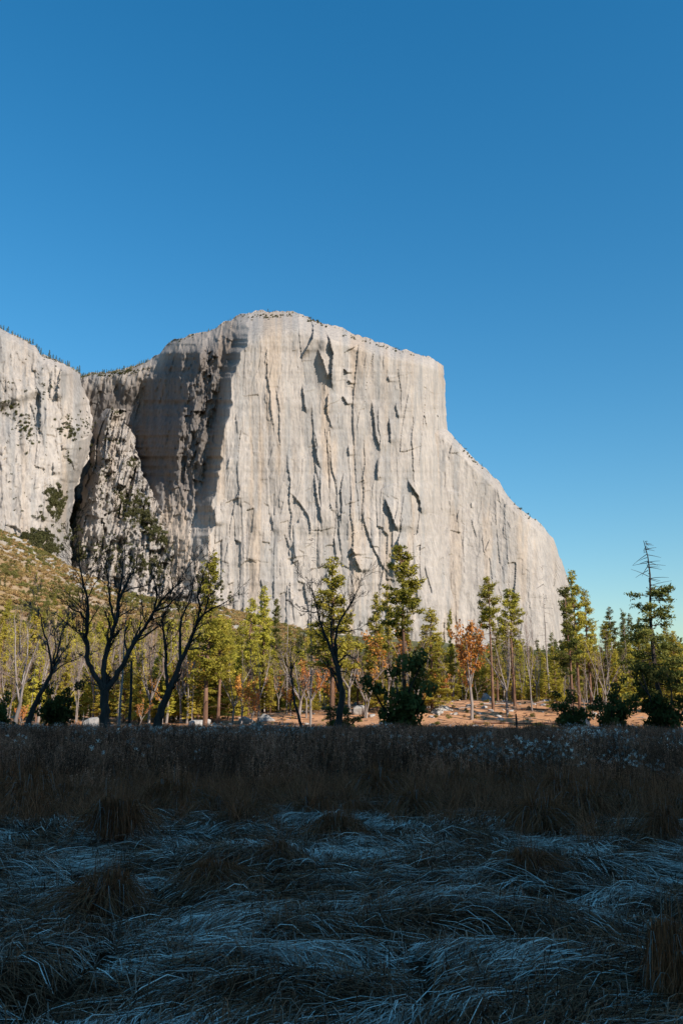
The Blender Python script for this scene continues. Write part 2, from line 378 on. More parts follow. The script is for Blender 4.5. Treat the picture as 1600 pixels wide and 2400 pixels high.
def D_main(u, v, fine=True):
    vt = np.interp(u, *M_TOP)
    ue = np.interp(v, M_EDGE[1], M_EDGE[0]) + fbm(v / 42.0, v * 0, 19, 3) * 13 + fbm(v / 11.0, v * 0 + 3, 20, 2) * 4; ur = np.interp(v, M_RIGHT[1], M_RIGHT[0])
    D = 1640 + (1450 - v) * 0.16
    right = np.maximum(u - ue, 0)
    D = D + right * 0.20 + 190 * np.clip((u - (ur - 130)) / 130, 0, 1) ** 3.2
    left = np.maximum(ue - u, 0)
    lowf = sstep(1090, 1300, v + fbm(u / 60, v / 60, 21, 3) * 60)
    w = 190 + 0.0 * v
    rec = np.minimum(left, 36) * 2.3 + np.clip(left - 36, 0, 66) * 0.45 + np.clip(left - 102, 0, 105) * 2.3 + np.clip(left - 207, 0, 400) * 0.3
    rec = rec * (0.9 + 0.1 * sstep(20, 120, v - vt + fbm(u / 30, v / 60, 29, 3) * 45))
    rec_low = left * 0.75 + blocks(u, v, 16, 90, 5, 319)
    D = D + rec * (1 - lowf) + rec_low * lowf
    inrec = sstep(0, 60, left)
    # broken lumpy recess and ribs on the back wall
    lump = (ridged(u / 44, v / 120, 23, 4) - 0.55) * 40 * (0.5 + 0.5 * (1 - sstep(80, 160, left))) + (fbm(u / 17, v / 40, 25, 4) * 24 + blocks(u + v * 0.15, v, 15, 38, 11, 317)) * (0.15 + 0.85 * (1 - sstep(70, 140, left))) + fbm(u / 6, v / 14, 26, 3) * 7
    ribs = (ridged((u + v * 0.28) / 34, v / 330, 27, 4) - 0.5) * 50 + blocks(u + v * 0.28, v, 12, 60, 6, 321)
    upper = 1 - sstep(0, 1, (u - 300) / 90)
    D = D - inrec * (lump * (1 - lowf * 0.75) * (1 - 0.55 * upper) + ribs * (0.35 + 0.3 * upper) * (1 - 0.6 * lowf))
    # main wall: broad scoops, vertical ribs, flakes
    inm = 1 - 0.7 * inrec
    D = D - inm * (fbm(u / 85, v / 240, 41, 3) * 16 + (ridged(u / 34, v / 420, 43, 2) - 0.5) * 3.0 + blocks(u, v, 38, 260, 3.2, 311) * (1 - 0.5 * sstep(1080, 1300, v)) + blocks(u, v, 15, 120, 1.1, 313) * (1 - 0.5 * sstep(1100, 1300, v)) + blocks(u, v, 7, 45, 0.5, 315))
    if fine:
        D = D - fbm(u / 5.0, v / 9.0, 47, 3) * 0.8 - 1.3 * steps(u, v, CRACKS) * (1 - inrec * 0.6)
    # prows facing the light beside the upper corner system
    D = D - 9 * np.exp(-((u - 770) / 26.0) ** 2) * (1 - sstep(840, 930, v))
    # rounded brow
    brow = np.clip(1 - (v - vt) / np.interp(u, [200, 420, 500, 580, 700, 900, 1040], [10, 22, 70, 78, 50, 32, 26]), 0, 1)
    D = D + brow ** 2.2 * np.interp(u, [200, 420, 500, 600, 720, 1040], [20, 60, 190, 230, 150, 110])
    return D

def rock_tint(u, v, seed, warm=1.0):
    base = np.array([0.36, 0.322, 0.29])
    s = fbm(u / 11.0, v / 170.0, seed, 4)[..., None]; s2 = fbm(u / 60, v / 120, seed + 9, 3)[..., None]; s3 = fbm(u / 5.0, v / 90.0, seed + 5, 3)[..., None]
    c = base * (1 + 0.13 * s + 0.13 * s2 + 0.05 * s3)
    org = sstep(0.0, 0.45, fbm(u / 26.0, v / 260.0, seed + 17, 4))[..., None] * warm
    c = c * (1 - 0.6 * org) + np.array([0.37, 0.29, 0.22]) * 0.6 * org
    gry = sstep(0.06, 0.45, fbm(u / 15.0, v / 190.0, seed + 23, 4))[..., None]
    c = c * (1 - 0.6 * gry) + np.array([0.25, 0.245, 0.24]) * 0.6 * gry
    return c

def wall_mesh(name, U, V, D, back, label, seed, warm=1.0, side=None, tint=None):
    """front face from the depth field plus real plateau (and flank) running back from its rim"""
    P = pix(U, V, D)
    C = rock_tint(U, V, seed, warm) if tint is None else tint
    rows = [P]; cols = [C]
    nb = 8
    top = P[0]
    for k in range(1, nb + 1):
        f = (k / nb) ** 1.6
        q = top.copy(); q[:, 1] += back * f; q[:, 0] *= np.where(top[:, 0] < 0, 1 + back * f / top[:, 1], 1.0); q[:, 2] += back * f * 0.02 - 2 * k + fbm(top[:, 0] / 60, top[:, 0] * 0 + k, seed, 3) * 6 * f
        rows.insert(0, q[None]); cols.insert(0, C[:1] * 0.9)
    P = np.concatenate(rows); C = np.concatenate(cols)
    if side:
        ext = []; 
        for k in range(1, 7):
            e = P[:, -1] * (1 + side * (k / 6.0) ** 1.5 / P[:, -1:, 1]) if P[0, -1, 0] < 0 else P[:, -1] + np.array([0, side * (k / 6.0) ** 1.5, 0]); e[:, 0] -= 2.0 * k; e[:nb] = P[:nb, -1] - np.array([2.0 * k, 0, 3.0 * k]); ext.append(e[:, None])
        P = np.concatenate([P] + ext, 1); C = np.concatenate([C] + [C[:, -1:]] * 6, 1)
    nr, nc = P.shape[:2]
    me = mesh_np(name, P.reshape(-1, 3), grid_quads(nr, nc)[:, ::-1], None, M_ROCK, False, C.reshape(-1, 3))
    return link(name, me, kind='structure', label=label)

def grid_uv(ul, ur_fn, top_fn, vb, nu, nv):
    s, t = np.meshgrid(np.linspace(0, 1, nu), np.linspace(0, 1, nv))
    t = t ** 1.0
    V = top_fn(ul + s * (ur_fn(np.full_like(s, 900.0)) - ul)) * (1 - t) + vb * t
    for _ in range(4):
        U = ul + s * (ur_fn(V) - ul)
        tp = top_fn(U); V = tp + t * (vb - tp)
    return U, V

def jag(pts, seed, amp=2.2):
    pu, pv = pts
    return lambda u: np.interp(u, pu, pv) + fbm(u / 12.0, u * 0, seed, 4) * amp * 1.3 + fbm(u / 60.0, u * 0, seed + 3, 2) * amp + np.floor(fbm(u / 18.0, u * 0 + 5, seed + 7, 3) * 4) * 1.1

def build_main():
    U, V = grid_uv(80.0, lambda v: np.interp(v, M_RIGHT[1], M_RIGHT[0]) + fbm(v / 22.0, v * 0, 361, 4) * 3.0, jag(M_TOP, 91, 2.0), 1590.0, 720, 460)
    D = D_main(U, V)
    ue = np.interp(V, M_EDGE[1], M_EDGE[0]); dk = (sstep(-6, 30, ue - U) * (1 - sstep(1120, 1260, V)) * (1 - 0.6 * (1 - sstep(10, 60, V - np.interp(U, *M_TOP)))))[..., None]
    T = rock_tint(U, V, 61, 1.0); T = T * (1 - dk) + T * np.array([0.42, 0.415, 0.425]) * dk      # alcove: darker rock, plus part of its shade painted into the tint
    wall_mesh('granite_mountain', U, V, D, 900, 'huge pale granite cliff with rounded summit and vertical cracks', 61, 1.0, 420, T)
build_main()

S_TOP = poly([(900, 985), (1000, 985), (1046, 1008), (1060, 1022), (1090, 1052), (1112, 1078), (1130, 1092), (1150, 1112), (1168, 1130), (1185, 1155), (1200, 1172), (1230, 1200), (1252, 1216), (1275, 1238), (1296, 1262), (1310, 1300)])
S_RIGHT = poly([(1296, 1100), (1297, 1250), (1306, 1285), (1318, 1320), (1328, 1350), (1336, 1385), (1341, 1420), (1346, 1480), (1352, 1600)])
def D_shoulder(u, v):
    ur = np.interp(v, S_RIGHT[1], S_RIGHT[0]); vt = np.interp(u, *S_TOP)
    D = 1815 + (1450 - v) * 0.22 + (u - 1100) * 0.22 + 170 * np.clip((u - (ur - 110)) / 110, 0, 1) ** 3
    D = D - fbm(u / 70, v / 200, 141, 3) * 14 - (ridged(u / 30, v / 300, 143, 2) - 0.5) * 4 - blocks(u, v, 26, 200, 2.2, 331) - blocks(u, v, 10, 70, 1.0, 333) - fbm(u / 5, v / 8, 147, 3) * 1.0
    b = np.clip(1 - (v - vt) / 26, 0, 1); D = D + b ** 2 * 70
    rr = np.random.default_rng(5); cr = []
    for k in range(90):
        u0 = rr.uniform(1050, 1330); v0 = rr.uniform(1040, 1460); ln = rr.uniform(10, 70); tl = rr.normal(0.1, 0.2)
        cr.append(([(u0, v0), (u0 + tl * ln * 0.5, v0 + ln / 2), (u0 + tl * ln, v0 + ln)], abs(rr.normal(0, 1.6)) + 0.4, rr.uniform(5, 18)))
    return D - steps(u, v, cr)
def build_shoulder():
    U, V = grid_uv(960.0, lambda v: np.interp(v, S_RIGHT[1], S_RIGHT[0]) + fbm(v / 22.0, v * 0, 363, 4) * 3.0, jag(S_TOP, 93, 2.0), 1600.0, 250, 290)
    wall_mesh('mountain_shoulder', U, V, D_shoulder(U, V), 700, 'lower granite shoulder sloping down beside the huge cliff', 63, 0.8, 420)
build_shoulder()

W_TOP = poly([(-400, 640), (-150, 715), (-60, 745), (0, 766), (36, 785), (60, 797), (86, 812), (97, 832), (125, 842), (150, 851), (175, 866), (193, 880), (230, 890)])
W_RIGHT = poly([(193, 700), (194, 880), (197, 907), (208, 943), (214, 986), (220, 1018), (212, 1050), (198, 1090), (184, 1130), (172, 1180), (165, 1230), (165, 1300), (175, 1360), (190, 1420), (200, 1500)])
def D_wall(u, v):
    ur = np.interp(v, W_RIGHT[1], W_RIGHT[0]); vt = np.interp(u, *W_TOP)
    D = 1475 + (1300 - v) * 0.30 + np.maximum(u, -200) * 0.25 + 150 * np.clip((u - (ur - 80)) / 80, 0, 1) ** 2.4
    D = D - fbm(u / 70, v / 200, 241, 3) * 22 - (ridged(u / 30, v / 200, 243, 3) - 0.5) * 9 - blocks(u, v, 24, 130, 4.5, 335) - blocks(u, v, 9, 40, 2.0, 337) - fbm(u / 5, v / 7, 247, 3) * 1.2
    D = D + 20 * sstep(930, 960, v + (u - 30) * 0.35) * sstep(0, 60, 1040 - v) * (u < 95)
    b = np.clip(1 - (v - vt) / 22, 0, 1); D = D + b ** 2 * 45
    cr = [([(148, 848), (140, 880), (132, 945)], 16, 14), ([(118, 870), (120, 900), (117, 940)], 8, 12), ([(124, 1080), (128, 1115)], 8, 10), ([(76, 850), (80, 872)], 10, 10), ([(40, 1060), (38, 1090)], 5, 10)]
    rr = np.random.default_rng(6)
    for k in range(160):
        u0 = rr.uniform(-60, 210); v0 = rr.uniform(790, 1240); ln = rr.uniform(8, 55); tl = rr.normal(0.0, 0.25)
        cr.append(([(u0, v0), (u0 + tl * ln * 0.5, v0 + ln / 2), (u0 + tl * ln, v0 + ln)], abs(rr.normal(0, 2.0)) + 0.5, rr.uniform(5, 18)))
    return D - steps(u, v, cr)
def build_wall():
    U, V = grid_uv(-330.0, lambda v: np.interp(v, W_RIGHT[1], W_RIGHT[0]) + fbm(v / 24.0, v * 0, 365, 4) * 11, jag(W_TOP, 95, 2.0), 1500.0, 270, 300)
    wall_mesh('mountain_wall', U, V, D_wall(U, V), 700, 'pale granite wall with shrubby ledges beside the dark gully', 65, 0.7, 330)
build_wall()

# the ragged pillar between gully and alcove: rows from its summit down, each row running from left flank over the crest to the right flank
P_V = [958, 966, 985, 1003, 1021, 1060, 1103, 1150, 1218, 1286, 1343, 1420, 1500]
P_L = [250, 243, 228, 226, 222, 216, 206, 192, 180, 158, 150, 140, 130]
P_R = [294, 297, 299, 300, 313, 322, 330, 357, 389, 418, 430, 452, 480]
P_C = [268, 262, 252, 250, 248, 246, 238, 226, 216, 204, 200, 200, 200]
def D_pillar(u, v):
    l = np.interp(v, P_V, P_L); r = np.interp(v, P_V, P_R); c = np.interp(v, P_V, P_C)
    D = 1690 + (1300 - v) * 0.42
    D = D + 120 * np.clip((c - u) / (c - l), 0, 1.2) ** 1.3 + np.clip((u - c) / (r - c), 0, 1.2) ** 2.2 * 60
    D = D - (ridged((u + v * 0.3) / 27, v / 130, 341, 4) - 0.5) * 62 - fbm(u / 14, v / 24, 343, 4) * 16 - blocks(u + v * 0.25, v, 17, 70, 15, 339) - blocks(u + v * 0.2, v, 8, 26, 6, 341) - fbm(u / 6, v / 9, 345, 3) * 5
    return D
def build_pillar():
    nv, nu = 300, 170
    v = np.linspace(958, 1500, nv)
    l = np.interp(v, P_V, P_L) + fbm(v / 14, v * 0, 351, 4) * 9; r = np.interp(v, P_V, P_R) + fbm(v / 14, v * 0, 353, 4) * 9
    s = np.linspace(0, 1, nu)
    U = l[:, None] + (r - l)[:, None] * s[None]; V = np.repeat(v[:, None], nu, 1) - np.sin(s * math.pi)[None] * 0 
    D = D_pillar(U, V)
    P = pix(U, V, D); C = rock_tint(U, V, 67, 0.6) * 0.95
    lef = [];rig = []
    for k in range(1, 7):
        a = P[:, 0].copy(); a[:, 1] += 40 * k; a[:, 0] += 1.5 * k; lef.insert(0, a[:, None])
        b = P[:, -1] * (1 + 40.0 * k / P[:, -1:, 1]); b[:, 0] -= 2.5 * k; rig.append(b[:, None])
    P = np.concatenate(lef + [P] + rig, 1); C = np.concatenate([C[:, :1]] * 6 + [C] + [C[:, -1:]] * 6, 1)
    tops = []
    for k in range(1, 5):
        q = P[0] * (1 + 35.0 * k / P[0][:, 1:2]); q[:, 2] -= 4.0 * k; tops.insert(0, q[None])
    P = np.concatenate(tops + [P]); C = np.concatenate([C[:1]] * 4 + [C])
    me = mesh_np('mountain_pillar', P.reshape(-1, 3), grid_quads(*P.shape[:2])[:, ::-1], None, M_ROCK, False, C.reshape(-1, 3))
    link('mountain_pillar', me, kind='structure', label='ragged granite pillar with green ledges below the dark alcove')
build_pillar()

# ------------------------------------------------------------------ scatter of uncountable growth (one object each)
def hidden_collection(name, objs):
    c = bpy.data.collections.new(name)
    for o in objs: c.objects.link(o)
    return c

def scatter(name, pts, variants, scale, rng, label, tilt=0.08, idx=None):
    """one object: every point carries one of the variant meshes"""
    n = len(pts)
    me = bpy.data.meshes.new(name); me.vertices.add(n); me.vertices.foreach_set('co', np.asarray(pts, np.float32).ravel()); me.update()
    rot = np.stack([rng.normal(0, tilt, n), rng.normal(0, tilt, n), rng.uniform(0, 6.283, n)], -1).astype(np.float32)
    a = me.attributes.new('rot', 'FLOAT_VECTOR', 'POINT'); a.data.foreach_set('vector', rot.ravel())
    a = me.attributes.new('scl', 'FLOAT', 'POINT'); a.data.foreach_set('value', np.broadcast_to(scale, (n,)).astype(np.float32))
    a = me.attributes.new('pick', 'INT', 'POINT'); a.data.foreach_set('value', (rng.integers(0, len(variants), n) if idx is None else idx).astype(np.int32))
    ob = link(name, me, kind='stuff', label=label)
    vo = [bpy.data.objects.new(name + '_kind', m) for m in variants]
    col = hidden_collection(name + '_kinds', vo)
    ng = bpy.data.node_groups.new(name + '_nodes', 'GeometryNodeTree')
    ng.interface.new_socket('Geometry', in_out='INPUT', socket_type='NodeSocketGeometry'); ng.interface.new_socket('Geometry', in_out='OUTPUT', socket_type='NodeSocketGeometry')
    N, L = ng.nodes, ng.links
    gi = N.new('NodeGroupInput'); go = N.new('NodeGroupOutput')
    ci = N.new('GeometryNodeCollectionInfo'); ci.inputs['Collection'].default_value = col; ci.inputs['Separate Children'].default_value = True; ci.inputs['Reset Children'].default_value = True
    ip = N.new('GeometryNodeInstanceOnPoints'); ip.inputs['Pick Instance'].default_value = True
    def attr(nm, ty):
        q = N.new('GeometryNodeInputNamedAttribute'); q.data_type = ty; q.inputs[0].default_value = nm; return q.outputs[0]
    L.new(gi.outputs[0], ip.inputs['Points']); L.new(ci.outputs[0], ip.inputs['Instance'])
    L.new(attr('pick', 'INT'), ip.inputs['Instance Index']); 
    er = N.new('FunctionNodeEulerToRotation'); L.new(attr('rot', 'FLOAT_VECTOR'), er.inputs[0]); L.new(er.outputs[0], ip.inputs['Rotation'])
    L.new(attr('scl', 'FLOAT'), ip.inputs['Scale']); L.new(ip.outputs[0], go.inputs[0])
    md = ob.modifiers.new('scatter', 'NODES'); md.node_group = ng
    return ob

def bush_mesh(name, rng, n, leaf, mat, shape=(1, 1, 0.8)):
    """rounded irregular bush about 2 m across built from leaf faces in lobes"""
    k = 7; lob = rng.normal(size=(k, 3)) * 0.45; lob[:, 2] = np.abs(lob[:, 2]) * 0.8 + 0.35; lr = rng.uniform(0.3, 0.6, k)
    w = rng.integers(0, k, n); d = rng.normal(size=(n, 3)); d /= np.linalg.norm(d, axis=1, keepdims=True)
    C = (lob[w] + d * (lr[w] * rng.uniform(0.6, 1.0, n) ** 0.5)[:, None]) * np.array(shape); C[:, 2] = np.maximum(C[:, 2], 0.03)
    V, Q = leaf_quads(C, leaf, rng)
    return mesh_np(name, V, Q, None, mat)

CLIFF_D = {'W': D_wall, 'P': D_pillar, 'M': lambda u, v: D_main(u, v), 'S': D_shoulder}
def build_cliff_shrubs():
    rng = np.random.default_rng(17)
    vs = [bush_mesh('shrub_kind', rng, 150, 0.26, M_CLIFFSHRUB, (1, 1, 1.0)) for _ in range(5)]
    pts = []; sc = []
    # (field, u, v, ru, rv, lean, count, size)
    P_ = [('W', 22, 955, 32, 30, 0.5, 60, 3.2), ('W', 60, 1010, 28, 36, 0.6, 60, 3.0), ('W', 165, 1010, 34, 26, 0.2, 80, 3.2), ('W', 200, 1000, 18, 30, 0, 40, 2.6), ('W', 130, 1180, 20, 36, 0, 210, 4.5),
          ('W', 95, 1262, 50, 18, -0.1, 230, 4.5), ('W', 120, 1290, 30, 14, 0, 120, 4.2), ('W', 160, 1080, 10, 16, 0, 14, 3), ('W', 90, 900, 90, 60, 0, 40, 2.2), ('W', 95, 1215, 14, 8, 0, 14, 3), ('W', 40, 1150, 60, 60, 0, 16, 1.8),
          ('P', 270, 967, 20, 6, 0, 14, 3.4), ('P', 265, 1035, 22, 8, 0, 26, 3.0), ('P', 312, 1090, 12, 22, 0.4, 46, 3.4), ('P', 300, 1190, 26, 40, 0.7, 170, 3.8), ('P', 345, 1225, 26, 34, 0.8, 190, 4.2), ('P', 385, 1265, 22, 26, 0.6, 120, 4.2),
          ('P', 330, 1170, 20, 18, 0.3, 60, 3.5), ('P', 175, 1215, 14, 40, -0.2, 130, 4.5), ('P', 250, 1110, 40, 60, 0, 80, 2.6), ('P', 260, 1300, 80, 40, 0, 200, 3.6), ('P', 360, 1330, 50, 30, 0, 160, 4.2), ('P', 180, 1300, 26, 26, 0, 90, 4.5), ('P', 215, 1060, 8, 30, 0, 16, 3),
          ('M', 640, 741, 60, 6, 0, 46, 2.6), ('M', 735, 755, 36, 5, 0.4, 34, 2.8), ('M', 880, 808, 130, 4, 0.3, 40, 2.2), ('M', 580, 748, 60, 8, 0, 12, 2.2), ('M', 280, 876, 60, 5, -0.15, 60, 3.2), ('M', 420, 800, 60, 5, -0.4, 14, 2.4), ('S', 1110, 1080, 40, 6, 1.0, 26, 2.4), ('S', 1225, 1200, 40, 6, 0.8, 18, 2.4), ('M', 500, 1380, 50, 24, 0.5, 60, 4.5)]
    for f, u, v, ru, rv, lean, n, s in P_:
        uu = u + rng.normal(0, 0.5, n) * ru; vv = v + rng.normal(0, 0.5, n) * rv + (uu - u) * lean
        keep = fbm(uu / 9, vv / 7, 401, 3) > -0.25
        uu, vv = uu[keep], vv[keep]
        if f in 'MWS':
            tp = {'M': M_TOP, 'W': W_TOP, 'S': S_TOP}[f]; vv = np.maximum(vv, np.interp(uu, *tp) + 1.0)
        D = CLIFF_D[f](uu, vv)
        pts.append(pix(uu, vv, D - 0.5)); sc.append(np.full(len(uu), s) * rng.uniform(0.5, 1.4, len(uu)))
    scatter('cliff_shrubbery', np.concatenate(pts), vs, np.concatenate(sc), rng, 'grey green scrub growing in patches on the granite ledges')
build_cliff_shrubs()

def ground_pts(u, Y):
    x = (np.asarray(u) - 800) / FPX * np.asarray(Y) * 1.03
    return np.stack([x, Y, gz(x, Y)], -1)

def build_brush():
    rng = np.random.default_rng(23)
    vg = [bush_mesh('brush_kind', rng, 260, 0.22, M_BRUSH) for _ in range(4)]; vt = [bush_mesh('brush_kind', rng, 220, 0.2, M_BRUSH_TAN) for _ in range(3)]
    n = 9000
    Y = 240 + 1210 * rng.random(n) ** 0.8; u = rng.uniform(-250, 760, n)
    idx = np.where(fbm(u / 40, Y / 70, 501, 3) + rng.normal(0, 0.25, n) > 0.14, rng.integers(0, 4, n), rng.integers(4, 7, n))
    scatter('hillside_shrubbery', ground_pts(u, Y), vg + vt, 1.2 + 1.9 * rng.random(n) ** 2 + Y / 900, rng, 'tawny and green brush covering the slope under the granite wall', idx=idx)
    n = 1500
    Y = rng.uniform(150, 330, n); u = rng.uniform(-150, 1750, n)
    scatter('forest_undergrowth', ground_pts(u, Y), vg + vt, rng.uniform(0.5, 1.7, n), rng, 'low brush and saplings growing between the forest trunks', idx=np.where(rng.random(n) < 0.6, rng.integers(0, 4, n), rng.integers(4, 7, n)))
    n = 650
    Y = rng.uniform(104, 150, n); u = rng.uniform(-100, 1700, n)
    scatter('bank_undergrowth', ground_pts(u, Y), vg + vt, rng.uniform(0.12, 0.45, n), rng, 'small tufts of brush dotted over the littered bank', idx=np.where(rng.random(n) < 0.4, rng.integers(0, 4, n), rng.integers(4, 7, n)))
build_brush()

def build_litter():
    rng = np.random.default_rng(29); kinds = []
    for i in range(6):
        k = 5; L_ = rng.uniform(0.5, 1.8); t = np.linspace(-0.5, 0.5, k) * L_
        P = np.stack([t, rng.normal(0, 0.05, k), np.abs(rng.normal(0, 0.03, k)) + 0.03], -1); V, Q = tubes(P[None], np.linspace(0.045, 0.015, k)[None], 4)
        kinds.append(mesh_np('stick_kind', V, Q, None, M_BARK_GREY if i % 2 else M_BARK_PINE))
    n = 1100; Y = rng.uniform(103, 150, n); u = rng.uniform(-60, 1660, n)
    scatter('stick_litter', ground_pts(u, Y), kinds, rng.uniform(0.5, 1.6, n), rng, 'dead sticks and broken branches littering the orange bank', tilt=0.12)
build_litter()

# ------------------------------------------------------------------ trees
def grow(rng, out, p, d, length, rad, level, maxlevel, up=0.25, wig=0.16, k=5, dens=1.0, spread=(0.4, 0.95)):
    """a limb with its side limbs; out[level] collects (points, radii)"""
    pts = [p]; dd = d / np.linalg.norm(d); seg = length / (k - 1)
    for i in range(k - 1):
        dd = dd + rng.normal(0, wig, 3) + np.array([0, 0, up * 0.22]); dd /= np.linalg.norm(dd)
        pts.append(pts[-1] + dd * seg)
    pts = np.array(pts); r = rad * np.linspace(1, 0.38, k)
    out.setdefault(level, []).append((pts, r))
    if level < maxlevel: sprout(rng, out, pts, r, length, level, maxlevel, up, wig, dens, spread)
    return pts

def sprout(rng, out, pts, r, length, level, maxlevel, up=0.25, wig=0.16, dens=1.0, spread=(0.4, 0.95), t0=0.25, n=None):
    k = len(pts)
    if n is None: n = max(2, int(round((4.5 + rng.uniform(-1, 1)) * dens)))
    for j in range(n):
        t = t0 + (1 - t0) * (j + rng.uniform(0.1, 0.9)) / n
        f = t * (k - 1); i = min(int(f), k - 2); q = pts[i] + (pts[i + 1] - pts[i]) * (f - i)
        tang = pts[i + 1] - pts[i]; tang = tang / (np.linalg.norm(tang) + 1e-9)
        perp = np.cross(tang, rng.normal(size=3)); perp /= np.linalg.norm(perp) + 1e-9
        an = rng.uniform(*spread)
        d = tang * math.cos(an) + perp * math.sin(an) + np.array([0, 0, up * 0.5])
        grow(rng, out, q, d, length * rng.uniform(0.4, 0.66) * (1.1 - 0.4 * t), max(r[i] * rng.uniform(0.4, 0.58), 0.008), level + 1, maxlevel, up, wig, 5 if level < 1 else 4, dens, spread)

def resample(pts, k):
    d = np.concatenate([[0], np.cumsum(np.linalg.norm(np.diff(pts, axis=0), axis=1))]); t = np.linspace(0, d[-1], k)
    return np.stack([np.interp(t, d, pts[:, i]) for i in range(3)], -1)

def limbs_mesh(name, limbs, mat, sides=6, rmin=0.0):
    bag = Bag(); byk = {}
    for p, r in limbs: byk.setdefault(len(p), []).append((p, r))
    for k, ls in byk.items():
        V, Q = tubes(np.array([a for a, _ in ls]), np.maximum(np.array([b for _, b in ls]), rmin), sides); bag.add(V, Q)
    return bag.mesh(name, mat, True)

def tree(name, trunk, crown, loc, scale=(1, 1, 1), rotz=0.0, lean=(0, 0), **props):
    e = link(name, None, **props); e.empty_display_size = 0.5
    e.location = loc; e.scale = scale; e.rotation_euler = (lean[0], lean[1], rotz)
    if trunk: link('trunk', trunk, e)
    if crown: link('crown', crown, e)
    return e

def crop4(x, y): return x / 2.8, 1250 + y / 2.8
def crop5(x, y): return 480 + x / 2.703, 1250 + y / 2.703

def traced_tree(name, Y, conv, base, limbs, seed, label, group=None, twig_levels=3, dens=1.05, tw=0.45, leaves=None, rmin=0.016, mat=None, tmat=None):
    """bare tree whose main limbs follow the photograph; limbs: (points in crop pixels, depth offset at start and end in m, radius at start and end in m)"""
    rng = np.random.default_rng(seed)
    ub, vb_ = conv(*base); x0 = xat(ub, Y, 1700); z0 = float(gz(x0, Y)); org = np.array([x0, Y, z0])
    main = []; out = {}
    for pts, dy, rr in limbs:
        P = []
        for i, (a, b) in enumerate(pts):
            f = i / (len(pts) - 1); P.append(pix(*conv(a, b), Y + dy[0] + (dy[1] - dy[0]) * f) - org)
        P = np.array(P)
        k = max(6, 3 * len(pts)); P = resample(P, k); P[1:-1] += rng.normal(0, 0.035, (k - 2, 3))
        r = np.linspace(rr[0], rr[1], k) * 0.9
        if P[0][2] < 0.8: P[0][2] = -0.3; r[0] *= 1.35; r[1] *= 1.1
        main.append((P, r))
        L_ = np.linalg.norm(np.diff(P, axis=0), axis=1).sum()
        nt = max(2, int(L_ * 1.6 * dens))
        if P[0][2] < 0.8: t0 = 0.75; nt = max(1, nt // 4)
        else: t0 = 0.3
        sprout(rng, out, P, r, max(1.6, L_ * tw), 0, twig_levels, 0.28, 0.17, 1.0, (0.35, 0.95), t0, nt)
        grow(rng, out, P[-1], P[-1] - P[-2], max(1.4, L_ * 0.3), r[-1], 1, twig_levels, 0.3, 0.15)
    tr = limbs_mesh(name + '_trunk', main, mat or M_BARK_DARK, 8)
    bag = Bag()
    tws = [q for lv in out for q in out[lv]]
    me = limbs_mesh(name + '_crown', tws, tmat or M_TWIG_DARK, 3, rmin)
    e = tree(name, tr, me, tuple(org), label=label, category='tree')
    if group: e['group'] = group
    if leaves:
        tips = np.concatenate([p for lv in out if lv >= 2 for p, _ in out[lv]]); m = rng.random(len(tips)) < leaves[1]
        C = np.repeat(tips[m], 3, 0); C = C + rng.normal(0, 0.12, C.shape)
        V, Q = leaf_quads(C, leaves[2], rng); link('leaves', mesh_np(name + '_leaves', V, Q, None, leaves[0]), e)
    return e

# --- the two great bare oaks, the leaning one and the middle oak stand at the meadow's edge, in shade
traced_tree('oak_tree', 75, crop4, (692, 1300), [
    ([(692, 1305), (688, 1180), (684, 1030)], (0, 0), (0.50, 0.40)),
    ([(684, 1040), (655, 975), (600, 900), (572, 830), (576, 740), (562, 680), (572, 610), (580, 500), (574, 420), (548, 320), (528, 240), (520, 150)], (0, -2.0), (0.27, 0.05)),
    ([(565, 665), (530, 650), (497, 622)], (-0.6, -1.6), (0.09, 0.03)), ([(572, 580), (530, 520), (480, 500), (420, 440)], (-0.8, -2.4), (0.12, 0.03)),
    ([(684, 1040), (682, 930), (690, 840), (700, 760), (730, 680), (760, 590), (775, 520), (772, 470), (800, 395)], (0, 1.0), (0.30, 0.13)),
    ([(760, 590), (738, 510), (722, 420), (712, 330), (704, 250), (698, 170)], (0.5, -1.0), (0.15, 0.04)), ([(775, 470), (780, 400), (800, 300), (812, 200), (820, 110)], (0.9, 2.5), (0.14, 0.04)),
    ([(800, 395), (850, 300), (890, 220), (905, 130)], (1.0, 2.0), (0.12, 0.03)), ([(815, 385), (880, 360), (970, 340), (1000, 300)], (1.0, 3.0), (0.08, 0.03)), ([(750, 660), (785, 645), (820, 605)], (0.3, -0.8), (0.08, 0.03)),
    ([(690, 1045), (740, 970), (800, 880), (850, 780), (900, 690), (960, 600), (1010, 520), (1060, 440), (1120, 380), (1180, 310)], (0, 0.8), (0.30, 0.06)),
    ([(1000, 535), (1025, 450), (1030, 380), (1010, 290), (1020, 220)], (0.5, -1.0), (0.12, 0.03)), ([(1020, 510), (1100, 480), (1160, 420), (1200, 380)], (0.5, 2.4), (0.11, 0.03)), ([(960, 600), (940, 540), (935, 470)], (0.4, 1.4), (0.07, 0.03)),
    ([(655, 1010), (610, 985), (565, 990)], (0, 1.0), (0.07, 0.025)), ([(572, 830), (548, 800), (500, 815)], (-0.3, 0.5), (0.06, 0.02)),
], 3, 'largest bare oak with three thick black limbs at the meadow edge')
